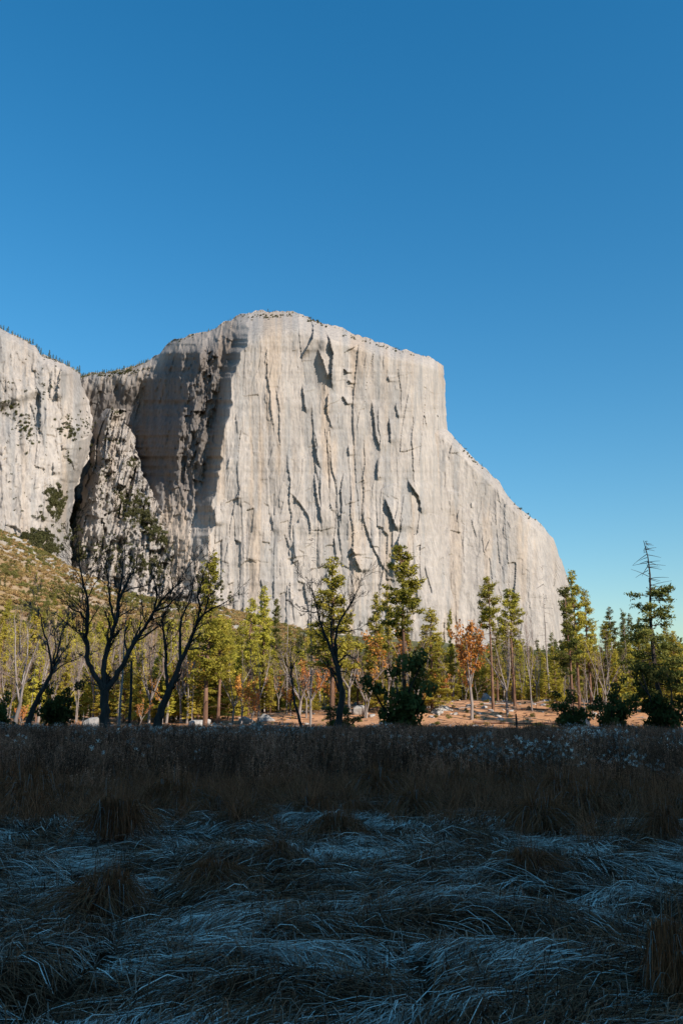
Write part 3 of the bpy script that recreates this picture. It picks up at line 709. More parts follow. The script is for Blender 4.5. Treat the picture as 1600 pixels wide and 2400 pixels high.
traced_tree('oak_tree', 77, crop4, (1030, 1290), [
    ([(1025, 1295), (1050, 1190), (1090, 1080), (1120, 1010)], (0, 0), (0.42, 0.33)),
    ([(1120, 1010), (1150, 930), (1185, 840), (1225, 760), (1260, 680), (1290, 600), (1340, 530), (1400, 490), (1450, 470)], (0, 0.5), (0.30, 0.06)),
    ([(1105, 1030), (1092, 940), (1090, 820), (1085, 740), (1075, 640), (1062, 570), (1100, 500), (1130, 430)], (0, -1.5), (0.19, 0.04)), ([(1186, 835), (1182, 740), (1185, 640), (1192, 550), (1235, 470), (1262, 380), (1270, 300)], (0, 1.5), (0.17, 0.04)),
    ([(1290, 605), (1312, 500), (1300, 400), (1330, 300), (1350, 230)], (0.3, -1.5), (0.13, 0.03)), ([(1240, 760), (1300, 755), (1370, 775)], (0, 1), (0.08, 0.03)), ([(1065, 1080), (1020, 1040), (975, 1015)], (0, 0.6), (0.07, 0.03)),
    ([(1340, 530), (1370, 430), (1400, 380)], (0.3, 1.4), (0.09, 0.03)), ([(1090, 820), (1040, 780), (1000, 790)], (-0.5, 0.6), (0.06, 0.025)), ([(1075, 660), (1050, 600), (1000, 570)], (-0.8, -2), (0.06, 0.025)),
], 5, 'bare black oak leaning right beside the largest oak')
traced_tree('oak_tree', 84, crop4, (180, 1280), [
    ([(175, 1285), (215, 1160), (265, 1060), (330, 940)], (0, 0), (0.34, 0.22)),
    ([(330, 940), (345, 860), (325, 760), (290, 660), (270, 560), (250, 480)], (0, -1.5), (0.16, 0.03)), ([(340, 920), (375, 800), (400, 690), (430, 600), (470, 545)], (0, 1), (0.15, 0.03)),
    ([(330, 940), (400, 870), (460, 840), (520, 820)], (0, 1.5), (0.10, 0.025)), ([(345, 860), (370, 740), (360, 640), (400, 590)], (0, 0.5), (0.10, 0.03)), ([(365, 860), (430, 760), (475, 690)], (0, -1), (0.09, 0.025)),
], 7, 'bare brown oak leaning right near the picture\'s left edge', twig_levels=4, dens=0.85, mat=M_BARK_DARK, tmat=M_TWIG_PINK)
traced_tree('oak_tree', 80, crop5, (840, 1240), [
    ([(838, 1245), (855, 1130), (872, 1030), (855, 930), (838, 840)], (0, 0), (0.36, 0.24)),
    ([(838, 850), (800, 750), (765, 660), (735, 580), (712, 490), (690, 410), (672, 350)], (0, -1.5), (0.20, 0.03)), ([(832, 800), (825, 700), (835, 610), (870, 530), (930, 430), (985, 330)], (0, 1.0), (0.17, 0.03)),
    ([(815, 770), (800, 650), (800, 540), (812, 440)], (0, -0.5), (0.13, 0.03)), ([(852, 1000), (815, 900), (770, 830), (720, 790), (670, 790)], (0, 1.4), (0.11, 0.025)), ([(845, 820), (890, 770), (950, 790), (990, 850)], (0, -1.2), (0.10, 0.025)),
    ([(850, 870), (900, 880), (945, 940)], (0, 1.2), (0.08, 0.025)), ([(720, 500), (650, 500), (600, 490)], (-1, -2), (0.07, 0.025)), ([(840, 620), (920, 620), (980, 600)], (0.4, -1), (0.08, 0.025)),
], 9, 'bare oak standing alone before the pines in the middle', twig_levels=3, dens=1.0)
traced_tree('young_oak', 90, crop5, (610, 1240), [
    ([(612, 1245), (585, 1130), (562, 1050), (552, 950), (545, 840)], (0, 0), (0.17, 0.07)), ([(552, 950), (530, 860), (500, 800)], (0, 0.6), (0.06, 0.02)), ([(560, 1040), (530, 1070), (515, 1130)], (0, -0.5), (0.06, 0.02)), ([(548, 880), (580, 800), (600, 740)], (0, -0.6), (0.05, 0.02)),
], 13, 'small thin dark tree bending left before the orange foliage', twig_levels=3, dens=0.8)

# --- kinds of forest tree (each 20 m tall at scale 1)
def conifer_meshes(name, seed, base, R, shape, mat, bark, clump=0.5, per=9, gap=0.30, droop=-0.1, up_tip=0.15, H=20.0, deadtop=0.0, rough=1.0, tr=0.28, stubs=0):
    rng = np.random.default_rng(seed)
    tp = np.array([[rng.normal(0, 0.05) * z / 6, rng.normal(0, 0.05) * z / 6, z] for z in np.linspace(-0.4, H, 9)]); tp[0, :2] = 0
    limbs = [(resample(tp, 12), np.linspace(tr, 0.03, 12) ** 1.0)]
    C = []; h = base * H
    br = []
    while h < H * (1 - deadtop) - 0.15:
        f = (h - base * H) / (H - base * H)
        nb = rng.integers(2, 5)
        for _ in range(nb):
            az = rng.uniform(0, 6.283); L_ = R * shape(f) * rng.uniform(0.55, 1.2) * rough + 0.18
            if rng.random() < 0.10: L_ *= 1.25
            tilt = droop + (0.55 - droop) * f ** 2 + rng.normal(0, 0.1)
            d = np.array([math.cos(az), math.sin(az), tilt]); hh = h + rng.uniform(-gap, gap)
            tt = np.linspace(0, 1, 4)[:, None]
            pts = np.array([0, 0, hh]) + d * L_ * tt + np.array([0, 0, up_tip * L_]) * tt ** 2
            br.append((pts, np.array([0.055, 0.04, 0.028, 0.012]) * (0.5 + 0.2 * L_)))
            n = max(2, int(per * L_ / 2.2)); t = rng.uniform(0.25, 1.03, n) ** 0.75
            c = np.array([0, 0, hh]) + d * L_ * t[:, None] + np.array([0, 0, up_tip * L_]) * (t ** 2)[:, None]
            side = np.array([-math.sin(az), math.cos(az), 0]); c = c + side * (rng.normal(0, 0.2, n) * L_ * (0.25 + 0.5 * t) * 0.8)[:, None]; c[:, 2] += rng.normal(0, 0.10, n)
            C.append(c)
        h += gap * rng.uniform(0.8, 1.6)
    for _ in range(stubs):                                  # dead side branches below the crown or on the dead top
        hh = rng.uniform(0.12, base + 0.08) * H if deadtop == 0 else rng.uniform(1 - deadtop, 0.995) * H
        az = rng.uniform(0, 6.283); L_ = rng.uniform(0.5, 1.7) * (1 if deadtop == 0 else 1.25 * (1.05 - hh / H) / deadtop + 0.25)
        tt = np.linspace(0, 1, 4)[:, None]; d = np.array([math.cos(az), math.sin(az), rng.normal(-0.05, 0.2)])
        br.append((np.array([0, 0, hh]) + d * L_ * tt + np.array([0, 0, -0.12 * L_]) * tt ** 2, np.array([0.04, 0.03, 0.022, 0.012])))
    trunk = limbs_mesh(name + '_trunk', limbs + br, bark, 6)
    if not C: return trunk, None
    C = np.concatenate(C); q = 7
    CC = np.repeat(C, q, 0) + rng.normal(0, clump * 0.36, (len(C) * q, 3)) * np.array([1, 1, 0.65])
    V, Q = leaf_quads(CC, clump * 0.29, rng, asp=2.9)
    return trunk, mesh_np(name + '_crown', V, Q, None, mat)

cone = lambda f: (1 - f) ** 0.75 + 0.03
rnd_ = lambda f: (np.sin(np.clip(f * 0.86 + 0.14, 0, 1) * math.pi)) ** 0.6 * (1 - 0.35 * f)
plume = lambda f: (1 - f) ** 0.5 * (0.65 + 0.35 * np.sin(f * 9))
K = {
 'pine': [conifer_meshes('pine_kind', 100 + i, b, r, s, M_PINE, M_BARK_PINE, 0.5, 15, 0.33, -0.12, 0.2, rough=1.0, stubs=10) for i, (b, r, s) in enumerate([(0.28, 2.6, plume), (0.36, 2.4, cone), (0.22, 2.5, cone), (0.32, 2.8, plume)])],
 'tuft': [conifer_meshes('tuft_kind', 120 + i, b, r, rnd_, M_PINE, M_BARK_PINE, 0.5, 17, 0.32, -0.05, 0.22, stubs=16) for i, (b, r) in enumerate([(0.52, 1.9), (0.42, 2.0), (0.6, 1.8)])],
 'cedar': [conifer_meshes('cedar_kind', 140 + i, b, r, cone, M_CEDAR, M_BARK_PINE, 0.5, 14, 0.30, -0.25, 0.12, stubs=6) for i, (b, r) in enumerate([(0.12, 2.7), (0.2, 2.3), (0.08, 3.1)])],
 'fir': [conifer_meshes('fir_kind', 160 + i, b, r, cone, M_FIR, M_BARK_GREY, 0.46, 14, 0.32, -0.30, 0.1) for i, (b, r) in enumerate([(0.10, 2.5), (0.2, 2.1), (0.06, 2.9)])],
 'darkpine': [conifer_meshes('dark_pine_kind', 180 + i, b, r, s, M_FIR, M_BARK_PINE, 0.5, 14, 0.35, -0.15, 0.15, stubs=8) for i, (b, r, s) in enumerate([(0.26, 2.3, cone), (0.36, 2.5, plume)])],
 'deadtop': [conifer_meshes('dead_top_kind', 190, 0.18, 3.4, lambda f: (1 - f) ** 0.6, M_FIR, M_BARK_DARK, 0.5, 15, 0.46, -0.22, 0.08, deadtop=0.26, stubs=34)],
 'snag': [conifer_meshes('snag_kind', 200 + i, 1.2, 1, cone, M_FIR, M_BARK_GREY, stubs=s, tr=0.2) for i, s in enumerate((40, 18, 60))],
}
def bare_kind(name, seed, H, bark, twig, forks=4, dens=1.0, leaf=None, spread=0.5, lv=3):
    rng = np.random.default_rng(seed); out = {}; main = []
    hf = H * rng.uniform(0.16, 0.32); tp = np.array([[0, 0, -0.3], [rng.normal(0, 0.1), rng.normal(0, 0.1), hf * 0.5], [rng.normal(0, 0.25), rng.normal(0, 0.25), hf]])
    main.append((resample(tp, 5), np.linspace(0.26, 0.19, 5)))
    for i in range(forks):
        az = i * 6.283 / forks + rng.uniform(-0.5, 0.5); d = np.array([math.cos(az) * spread, math.sin(az) * spread, 1.0]) * rng.uniform(0.85, 1.1); L_ = (H - hf) * rng.uniform(0.7, 0.98)
        pts = [tp[-1]]; dd = d / np.linalg.norm(d)
        for k in range(5):
            dd = dd + rng.normal(0, 0.10, 3) + np.array([0, 0, 0.05]); dd /= np.linalg.norm(dd); pts.append(pts[-1] + dd * L_ / 5)
        P = resample(np.array(pts), 8); r = np.linspace(0.14, 0.03, 8); main.append((P, r))
        sprout(rng, out, P, r, L_ * 0.5, 0, lv - 1, 0.3, 0.15, 1.0, (0.35, 0.85), 0.22, int(11 * dens))
    tr = limbs_mesh(name + '_trunk', main, bark, 6)
    tws = [q for l in out for q in out[l]]
    tw = limbs_mesh(name + '_twigs', tws, twig, 3, 0.016)
    lf = None
    if leaf:
        tips = np.concatenate([p for l in out for p, _ in out[l] if l >= 1]); m = rng.random(len(tips)) < leaf[1]; tips = tips[m]
        C = np.repeat(tips, 4, 0) + rng.normal(0, 0.22, (len(tips) * 4, 3)); V, Q = leaf_quads(C, leaf[2], rng); lf = mesh_np(name + '_leaves', V, Q, None, leaf[0])
    return tr, tw, lf
B = {
 'bare': [bare_kind('bare_kind', 300 + i, 14, M_BARK_GREY, M_TWIG_PINK, f, 1.0, None, s) for i, (f, s) in enumerate([(4, 0.4), (5, 0.5), (3, 0.35), (4, 0.55)])],
 'grey': [bare_kind('grey_kind', 320 + i, 14, M_BARK_GREY, M_TWIG_PINK, f, 1.0, None, s) for i, (f, s) in enumerate([(4, 0.35), (2, 0.3), (3, 0.2), (2, 0.5), (5, 0.4)])],
 'orange': [bare_kind('orange_kind', 340 + i, 12, M_BARK_GREY, M_TWIG_PINK, f, 0.9, (M_ORANGE, d, 0.26), s) for i, (f, s, d) in enumerate([(4, 0.5, 0.4), (5, 0.6, 0.28), (4, 0.55, 0.16)])],
}
def live_oak_kind(name, seed, H=7.0):
    """several short crooked stems and a broken leafy mass that reaches almost to the ground"""
    rng = np.random.default_rng(seed); main = []; lob = []
    for i in range(7):
        az = i * 0.9 + rng.uniform(-0.4, 0.4); sp = rng.uniform(0.25, 0.75); L_ = H * rng.uniform(0.5, 0.92)
        dd = np.array([math.cos(az) * sp, math.sin(az) * sp, 1.0]); pts = [np.array([0, 0, -0.2])]
        for k in range(5):
            dd = dd + rng.normal(0, 0.22, 3); dd /= np.linalg.norm(dd); dd[2] = max(dd[2], 0.25); pts.append(pts[-1] + dd * L_ / 5)
            lob.append((pts[-1] + rng.normal(0, 0.35, 3), rng.uniform(0.5, 0.95)))
        main.append((resample(np.array(pts), 8), np.linspace(0.15, 0.03, 8)))
    for k in range(13):
        az = rng.uniform(0, 6.283); r = rng.uniform(0.8, 2.3); lob.append((np.array([math.cos(az) * r, math.sin(az) * r, rng.uniform(0.5, 2.6)]), rng.uniform(0.4, 0.85)))
    C = []
    for c, r in lob:
        n = int(125 * r * r + 14); d = rng.normal(size=(n, 3)); d /= np.linalg.norm(d, axis=1, keepdims=True); C.append(c + d * (r * rng.random(n) ** 0.4)[:, None] * np.array([1.1, 1.1, 0.75]))
    C = np.concatenate(C); C = C[C[:, 2] > 0.15]
    V, Q = leaf_quads(C, 0.24, rng)
    return limbs_mesh(name + '_trunk', main, M_BARK_DARK, 6), mesh_np(name + '_crown', V, Q, None, M_LIVEOAK)
B['liveoak'] = [live_oak_kind('live_oak_kind', 360 + i) for i in range(3)]
TREE_H = {'bare': 14.0, 'grey': 14.0, 'orange': 12.0, 'liveoak': 7.0}

SIZE = {}                      # apparent size of things that share a label, to rank them
_pick = {}
_tops = {}
def top_of(me):
    if me.name not in _tops:
        a = np.zeros(len(me.vertices) * 3, np.float32); me.vertices.foreach_get('co', a); _tops[me.name] = float(np.percentile(a[2::3], 99.7))
    return _tops[me.name]
def stand(kind, name, u, Y, vtop, wide=1.0, label='', group=None, variant=None, lean=(0, 0), cat='tree'):
    """put a tree of this kind on the ground in column u at depth Y so that its top reaches row vtop"""
    x = xat(u, Y, 1660); z = float(gz(x, Y)); ztop = float(pix(u, vtop, Y)[2])
    lib = K if kind in K else B
    h = max(ztop - z, 1.0)
    if variant is None: variant = _pick[kind] = _pick.get(kind, -1) + 1
    ks = lib[kind][variant % len(lib[kind])]
    s = h / (top_of(ks[1]) if kind in B else 20.0)
    sw = s ** 0.75 * wide
    e = tree(name, ks[0], ks[1], (x, Y, z), (sw, sw, s), random.uniform(0, 6.28), lean, label=label, category=cat)
    if len(ks) > 2 and ks[2]: link('leaves', ks[2], e)
    if group: e['group'] = group; SIZE[e.name] = HOR - vtop
    return e

def names(kind): return {'pine': 'pine_tree', 'tuft': 'pine_tree', 'cedar': 'cedar_tree', 'fir': 'fir_tree', 'darkpine': 'pine_tree', 'deadtop': 'pine_tree', 'snag': 'dead_snag', 'bare': 'bare_tree', 'grey': 'bare_tree', 'orange': 'autumn_oak', 'liveoak': 'live_oak'}[kind]

SINGLES = [  # kind, u, Y, vtop, wide, label
 ('tuft', 948, 93, 1283, 1.2, 'tall pine with sunlit top and dark bare trunk rising from the dark live oak'),
 ('liveoak', 940, 91, 1530, 0.9, 'dark tall live oak around the foot of the tall pine in the middle'),
 ('liveoak', 1335, 90, 1620, 0.8, 'small round dark live oak right of the littered bank'),
 ('liveoak', 1438, 91, 1590, 0.72, 'dark live oak between the small round one and the biggest at the right edge'),
 ('liveoak', 1552, 92, 1556, 0.85, 'biggest dark live oak at the picture\'s right edge'),
 ('liveoak', 138, 88, 1596, 0.75, 'dark live oak behind the leaning bare oak near the left edge'),
 ('liveoak', 8, 88, 1625, 0.8, 'dark live oak cut by the picture\'s left edge'),
 ('liveoak', 795, 88, 1655, 0.9, 'low dark leafy bush around the foot of the middle oak'),
 ('deadtop', 1545, 100, 1266, 1.1, 'tallest conifer with a dead bare top at the right edge'),
 ('snag', 282, 86, 1402, 0.9, 'thin dark dead trunk crossing behind the largest oak\'s right limb'),
 ('pine', 482, 108, 1308, 1.15, 'pine with golden lit top behind the leaning black oak'),
 ('tuft', 512, 116, 1448, 1.2, 'sunlit pine with leaning pale trunk beside the big boulder'),
 ('cedar', 583, 132, 1404, 1.0, 'yellow green conifer, left one of the paired cones before the cliff'),
 ('cedar', 615, 138, 1375, 1.0, 'yellow green conifer, taller one of the paired cones before the cliff'),
 ('darkpine', 643, 142, 1404, 0.75, 'narrow dark conifer just right of the paired yellow green cones'),
 ('snag', 672, 126, 1435, 0.8, 'pale dead snag between the dark narrow conifer and the middle oak'),
 ('pine', 778, 106, 1310, 1.3, 'broad pine with lit top directly behind the middle oak'),
 ('snag', 728, 108, 1335, 0.8, 'thin dead treetop left of the pine behind the middle oak'),
 ('pine', 883, 128, 1392, 0.9, 'pine with reddish needles left of the tall lit topped pine'),
 ('pine', 911, 134, 1383, 0.8, 'slender pine tucked against the left of the tall lit topped pine'),
 ('cedar', 1013, 122, 1428, 1.25, 'broad yellow green cedar right of the tall lit topped pine'),
 ('pine', 1059, 136, 1434, 0.55, 'narrow pine top behind the orange leaved oak'),
 ('orange', 1104, 116, 1462, 0.8, 'oak with bright orange leaves and pale trunk on the littered bank'),
 ('tuft', 1155, 124, 1354, 1.0, 'tall bare stemmed pine with a small lit crown beside the orange oak'),
 ('tuft', 1206, 128, 1382, 1.2, 'pine with long dense crown right of the small crowned pine'),
 ('bare', 1188, 118, 1452, 0.9, 'bare oak with slanting trunk under the two tall stemmed pines'),
 ('grey', 1246, 122, 1428, 0.5, 'slim bare tree against the foot of the cliff shoulder'),
 ('snag', 1288, 124, 1396, 0.95, 'dark branchy dead snag against the cliff shoulder'),
 ('snag', 1305, 132, 1452, 0.6, 'thin pale snag right of the branchy dead snag'),
 ('darkpine', 1341, 112, 1370, 0.85, 'dark pine at the left of the group under the cliff\'s right end'),
 ('pine', 1358, 126, 1340, 0.95, 'tallest pine of the group under the cliff\'s right end'),
 ('pine', 1386, 132, 1384, 0.95, 'shorter pine at the right of the group under the cliff\'s right end'),
 ('fir', 1443, 150, 1421, 1.1, 'pointed fir standing against the sky left of the dead topped conifer'),
 ('fir', 1475, 165, 1430, 0.8, 'slim fir against the sky, second before the dead topped conifer'),
 ('fir', 1490, 172, 1440, 0.8, 'slim fir against the sky, nearest before the dead topped conifer'),
 ('fir', 1512, 160, 1446, 0.7, 'low fir top showing between slim firs and the dead topped conifer'),
 ('cedar', 1486, 122, 1508, 0.9, 'bright yellow green cedar above the dark live oaks at right'),
 ('cedar', 1590, 120, 1480, 1.2, 'bright cedar cut by the picture\'s right edge'),
 ('snag', 1430, 114, 1512, 0.7, 'branchless brown snag between pines and dark live oaks'),
 ('snag', 1402, 118, 1530, 0.8, 'pale leaning broken snag beside the forked grey trunk'),
 ('grey', 1388, 116, 1500, 0.6, 'forked pale grey trunk under the right group of pines'),
 ('grey', 40, 104, 1412, 1.0, 'pale grey bare tree with forked trunk at the left edge'),
 ('grey', 90, 112, 1440, 0.7, 'pale bare tree behind the leaning brown oak'),
 ('orange', 440, 124, 1520, 0.9, 'oak with patchy orange leaves under the leaning black oak'),
 ('orange', 722, 128, 1560, 1.0, 'low orange leaved oak left of the middle oak\'s trunk'),
 ('orange', 925, 124, 1480, 1.1, 'orange tinged oak behind the tall lit topped pine'),
 ('bare', 700, 120, 1500, 1.3, 'wide greyish pink bare tree left of the middle oak'),
 ('bare', 820, 124, 1480, 1.1, 'greyish pink bare tree right of the middle oak'),
 ('orange', 52, 110, 1650, 0.6, 'small yellow orange bush at the foot of the pale bare tree'),
 ('orange', 330, 112, 1640, 0.7, 'low reddish bush between the two black oaks'),
]
for kind, u, Y, vt, wd, lab in SINGLES:
    stand(kind, names(kind), u, Y, vt, wd, lab)

# broken-off dark pole beside the great oak
def snag_pole():
    Y = 84; x = xat(303, Y, 1690); z = float(gz(x, Y)); rng = np.random.default_rng(3)
    top = pix(309, 1548, Y) - np.array([x, Y, z])
    P = resample(np.array([[0, 0, -0.3], [0.06, 0, top[2] * 0.5], [top[0], 0, top[2]]]), 9)
    e = tree('broken_snag', limbs_mesh('pole_trunk', [(P, np.linspace(0.17, 0.11, 9))], M_BARK_DARK, 7), None, (x, Y, z), label='broken dark pole without branches between the two black oaks', category='snag')
    b = np.array([P[7], P[7] + [-0.5, 0.1, -0.25], P[7] + [-1.2, 0.2, -0.3], P[7] + [-1.7, 0.2, -0.25]])
    link('stub_branch', limbs_mesh('pole_stub', [(b, np.array([0.05, 0.04, 0.035, 0.02]))], M_BARK_DARK, 5), e)
snag_pole()

# --- forest behind: rows of look-alikes share a label and a group
rng_f = np.random.default_rng(91)
ZONES = [(40, 'by the left edge'), (140, 'behind the leaning brown oak'), (225, 'left of the largest oak'), (300, 'right behind the largest oak'), (395, 'between the two black oaks'), (450, 'behind the leaning black oak'), (560, 'above the big boulder'), (660, 'under the paired yellow green cones'), (740, 'left of the middle oak'), (830, 'behind the middle oak'), (900, 'between the middle oak and tall pine'), (1000, 'behind the tall lit topped pine'), (1070, 'under the broad cedar'), (1140, 'around the orange oak'), (1230, 'under the two tall stemmed pines'), (1310, 'around the branchy snag'), (1400, 'under the right group of pines'), (1490, 'left of the dead topped conifer'), (9999, 'by the right edge')]
def zone(u): return next(p for lim, p in ZONES if u < lim)
def rows(kind, n, u0, u1, y0, y1, v0, v1, wide, label, group):
    for i in range(n):
        u = u0 + (u1 - u0) * (i + rng_f.uniform(0, 1)) / n; Y = rng_f.uniform(y0, y1)
        if 1030 < u < 1290 and Y < 138: Y += 24                      # the littered bank stays open
        cap = np.interp(u, [0, 200, 520, 560, 700, 760, 850, 1020, 1060, 1180, 1230, 1320, 1420, 1600], [1390, 1405, 1430, 1445, 1510, 1400, 1400, 1440, 1490, 1460, 1520, 1500, 1450, 1455])
        stand(kind, names(kind), u, Y, max(rng_f.uniform(v0, v1), cap + rng_f.uniform(0, 40)), wide, label + ' ' + zone(u), group)
rows('bare', 40, -40, 440, 116, 180, 1420, 1540, 0.8, 'pinkish grey bare tree in the wood', 'bare trees in the left wood')
rows('grey', 14, -30, 430, 110, 170, 1430, 1560, 0.5, 'pale upright bare trunk in the wood', 'pale trunks in the left wood')
rows('cedar', 64, -60, 580, 122, 210, 1430, 1600, 1.0, 'yellow green conifer in the wood', 'conifers filling the left wood')
rows('cedar', 20, 40, 560, 119, 132, 1490, 1600, 0.85, 'front row yellow green conifer', 'front conifers of the left wood')
rows('cedar', 10, 560, 1060, 122, 134, 1540, 1620, 0.8, 'front row yellow green cedar', 'front cedars of the middle wood')
rows('pine', 16, -60, 580, 190, 300, 1420, 1500, 0.9, 'back row pine of the wood', 'back row pines of the left wood')
rows('pine', 46, 500, 1060, 135, 230, 1450, 1580, 0.95, 'sunlit pine filling the wood', 'pines filling the middle wood')
rows('cedar', 46, 540, 1080, 122, 190, 1460, 1620, 0.95, 'short yellow green cedar', 'low cedars along the middle wood')
rows('bare', 28, 540, 1080, 116, 170, 1470, 1590, 0.8, 'bare greyish tree among the pines', 'bare trees in the middle wood')
rows('orange', 22, 290, 1180, 113, 140, 1540, 1630, 0.75, 'low oak with orange leaves', 'low orange oaks')
rows('pine', 48, 1020, 1660, 130, 230, 1450, 1590, 1.0, 'back row sunlit pine', 'pines filling the right wood')
rows('darkpine', 40, 1040, 1660, 140, 260, 1470, 1580, 1.0, 'back row dark green pine', 'dark pines at the back right')
rows('fir', 16, 1380, 1680, 150, 260, 1470, 1560, 1.0, 'dark pointed fir in the wood', 'firs in the right wood')
rows('cedar', 46, 1080, 1680, 120, 180, 1500, 1630, 0.95, 'low yellow green cedar', 'low cedars at right')
rows('bare', 28, 1060, 1560, 116, 170, 1470, 1600, 0.7, 'bare brown tree', 'bare trees at right')
rows('snag', 18, 1060, 1560, 116, 160, 1480, 1580, 0.6, 'thin pale dead trunk', 'dead trunks at right')
rows('snag', 16, 0, 900, 112, 150, 1500, 1600, 0.6, 'thin pale dead trunk', 'dead trunks at left')
# hillside conifers under the left wall
def hill_tree(kind, u, Y, h, wide, label, group=None):                      # Y: distance on the slope
    p = ground_pts(np.array([u]), np.array([float(Y)]))[0]
    v = 1685 - (p[2] + h - CAMZ) / Y * FPX / 1.03
    lib = K if kind in K else B; ks = lib[kind][int(rng_f.integers(0, len(lib[kind])))]; s = h / TREE_H.get(kind, 20.0)
    e = tree(names(kind), ks[0], ks[1], tuple(p), (s * wide, s * wide, s), rng_f.uniform(0, 6), (0, 0), label=label, category='tree')
    if group: e['group'] = group; SIZE[e.name] = h / Y
hill_tree('fir', -4, 330, 30, 1.0, 'tall dark conifer on the slope cut by the left edge')
hill_tree('pine', 42, 345, 25, 1.2, 'green conifer on the tawny slope nearest the left edge')
hill_tree('fir', 94, 360, 25, 0.9, 'dark narrow conifer on the tawny slope right of the green one')
for i in range(44):
    u = rng_f.uniform(-60, 420); hill_tree('bare' if i % 3 else 'grey', u, rng_f.uniform(230, 520), rng_f.uniform(9, 15), 0.8, 'pale bare tree on the tawny slope ' + zone(u), 'bare trees on the tawny slope')
for i in range(80):
    Y = rng_f.uniform(250, 1100); u = rng_f.uniform(-60, 640); hill_tree(['fir', 'pine', 'cedar', 'darkpine'][i % 4], u, Y, rng_f.uniform(9, 19), 0.9, 'small conifer on the brushy slope ' + zone(u), 'conifers on the brushy slope')

for i in range(80):
    Y = rng_f.uniform(260, 800); u = rng_f.uniform(680, 1750); hill_tree(['fir', 'pine', 'darkpine'][i % 3], u, Y, rng_f.uniform(14, 26), 1.1, 'far conifer between the near trunks ' + zone(u), 'far conifers on the valley floor')

# trees on the cliff rims, a few pixels each
RIMK = [K['fir'][0][1], K['fir'][1][1], K['pine'][2][1], K['darkpine'][0][1]]
def rim(n, u0, u1, tp, Df, h0, h1, label, group, dv=0.0):
    for i in range(n):
        u = u0 + (u1 - u0) * (i + rng_f.uniform(0, 1)) / n; v = float(np.interp(u, *tp)) + dv + rng_f.uniform(0, 2.5)
        D = float(Df(np.array([u]), np.array([v + 2]))[0]); p = pix(u, v, D + 4); h = rng_f.uniform(h0, h1) * (1.5 if rng_f.random() < 0.12 else 1); s = h / 20.0
        o = link('rim_tree', RIMK[int(rng_f.integers(0, 4))], label=label, category='tree', group=group)
        o.location = (p[0], p[1], p[2] - h * 0.12 - 1.5); o.scale = (s * 1.15, s * 1.15, s); o.rotation_euler = (0, 0, rng_f.uniform(0, 6))
rim(46, -20, 200, W_TOP, D_wall, 8, 17, 'tiny conifer on the rim of the left granite wall', 'trees on the left rim')
rim(60, 175, 350, M_TOP, D_main, 8, 15, 'tiny conifer on the saddle between the left wall and the great cliff', 'trees on the saddle')
rim(26, 350, 560, M_TOP, D_main, 4, 8, 'tiny tree on the rim climbing toward the summit', 'trees on the climbing rim')
rim(40, 560, 790, M_TOP, D_main, 3, 8, 'tiny tree on the summit brow of the great cliff', 'trees on the summit brow')
rim(34, 790, 1030, M_TOP, D_main, 3, 6, 'tiny tree on the rim falling right from the summit', 'trees on the falling rim')
rim(18, 1052, 1290, S_TOP, D_shoulder, 3, 7, 'tiny tree on the sloping rim of the cliff shoulder', 'trees on the shoulder rim')

# ------------------------------------------------------------------ boulders and fallen logs on the bank
import bmesh
def stone_mat():
    m, N, L, b = mat_new('boulder_granite')
    n = noise(N, L, 1.3, 7, 0.62); r = ramp(N, [(0.3, (0.20, 0.19, 0.18)), (0.55, (0.42, 0.39, 0.36)), (0.8, (0.52, 0.49, 0.45))]); L.new(n.outputs[0], r.inputs[0]); L.new(r.outputs[0], b.inputs['Base Color'])
    b.inputs['Roughness'].default_value = 0.9; b.inputs['Specular IOR Level'].default_value = 0.15
    bp = N.new('ShaderNodeBump'); bp.inputs['Strength'].default_value = 0.6; bp.inputs['Distance'].default_value = 0.12; L.new(n.outputs[0], bp.inputs['Height']); L.new(bp.outputs[0], b.inputs['Normal'])
    return m
M_STONE = stone_mat()
def stone_mesh(seed, sx, sy, sz, n=16):
    rng = np.random.default_rng(seed); bm = bmesh.new()
    for _ in range(n):
        d = rng.normal(size=3); d /= np.linalg.norm(d); d = np.sign(d) * np.abs(d) ** 0.7
        bm.verts.new((d[0] * sx * rng.uniform(0.75, 1), d[1] * sy * rng.uniform(0.75, 1), max(d[2], -0.5) * sz * rng.uniform(0.75, 1)))
    r = bmesh.ops.convex_hull(bm, input=bm.verts)
    bmesh.ops.delete(bm, geom=[g for g in r['geom_interior'] if isinstance(g, bmesh.types.BMVert)], context='VERTS')
    bmesh.ops.bevel(bm, geom=list(bm.edges), offset=min(sx, sy, sz) * 0.10, segments=1, affect='EDGES')
    bmesh.ops.triangulate(bm, faces=bm.faces)
    bmesh.ops.subdivide_edges(bm, edges=bm.edges, cuts=1)
    co = np.array([v.co for v in bm.verts]); dn = fbm(co[:, 0] * 2.2 / sx + seed, co[:, 1] * 2.2 / sy + co[:, 2] * 3, seed, 3) * min(sx, sz) * 0.13
    for v, q in zip(bm.verts, dn): v.co *= 1 + q / (v.co.length + 0.2)
    me = bpy.data.meshes.new('boulder'); bm.to_mesh(me); bm.free(); me.materials.append(M_STONE); return me
def boulder(u, Y, sx, sy, sz, seed, label, group=None, tilt=(0, 0), name='boulder'):
    x = xat(u, Y, 1670); o = link(name, stone_mesh(seed, sx, sy, sz), label=label, category='boulder' if name == 'boulder' else 'rock')
    o.location = (x, Y, float(gz(x, Y)) + sz * 0.18); o.rotation_euler = (*tilt, random.uniform(-0.3, 0.3))
    if group: o['group'] = group; SIZE[o.name] = sx / Y
boulder(474, 111, 2.3, 1.7, 1.35, 1, 'big pale slab shaped boulder at the foot of the leaning pine', tilt=(0.1, -0.25))
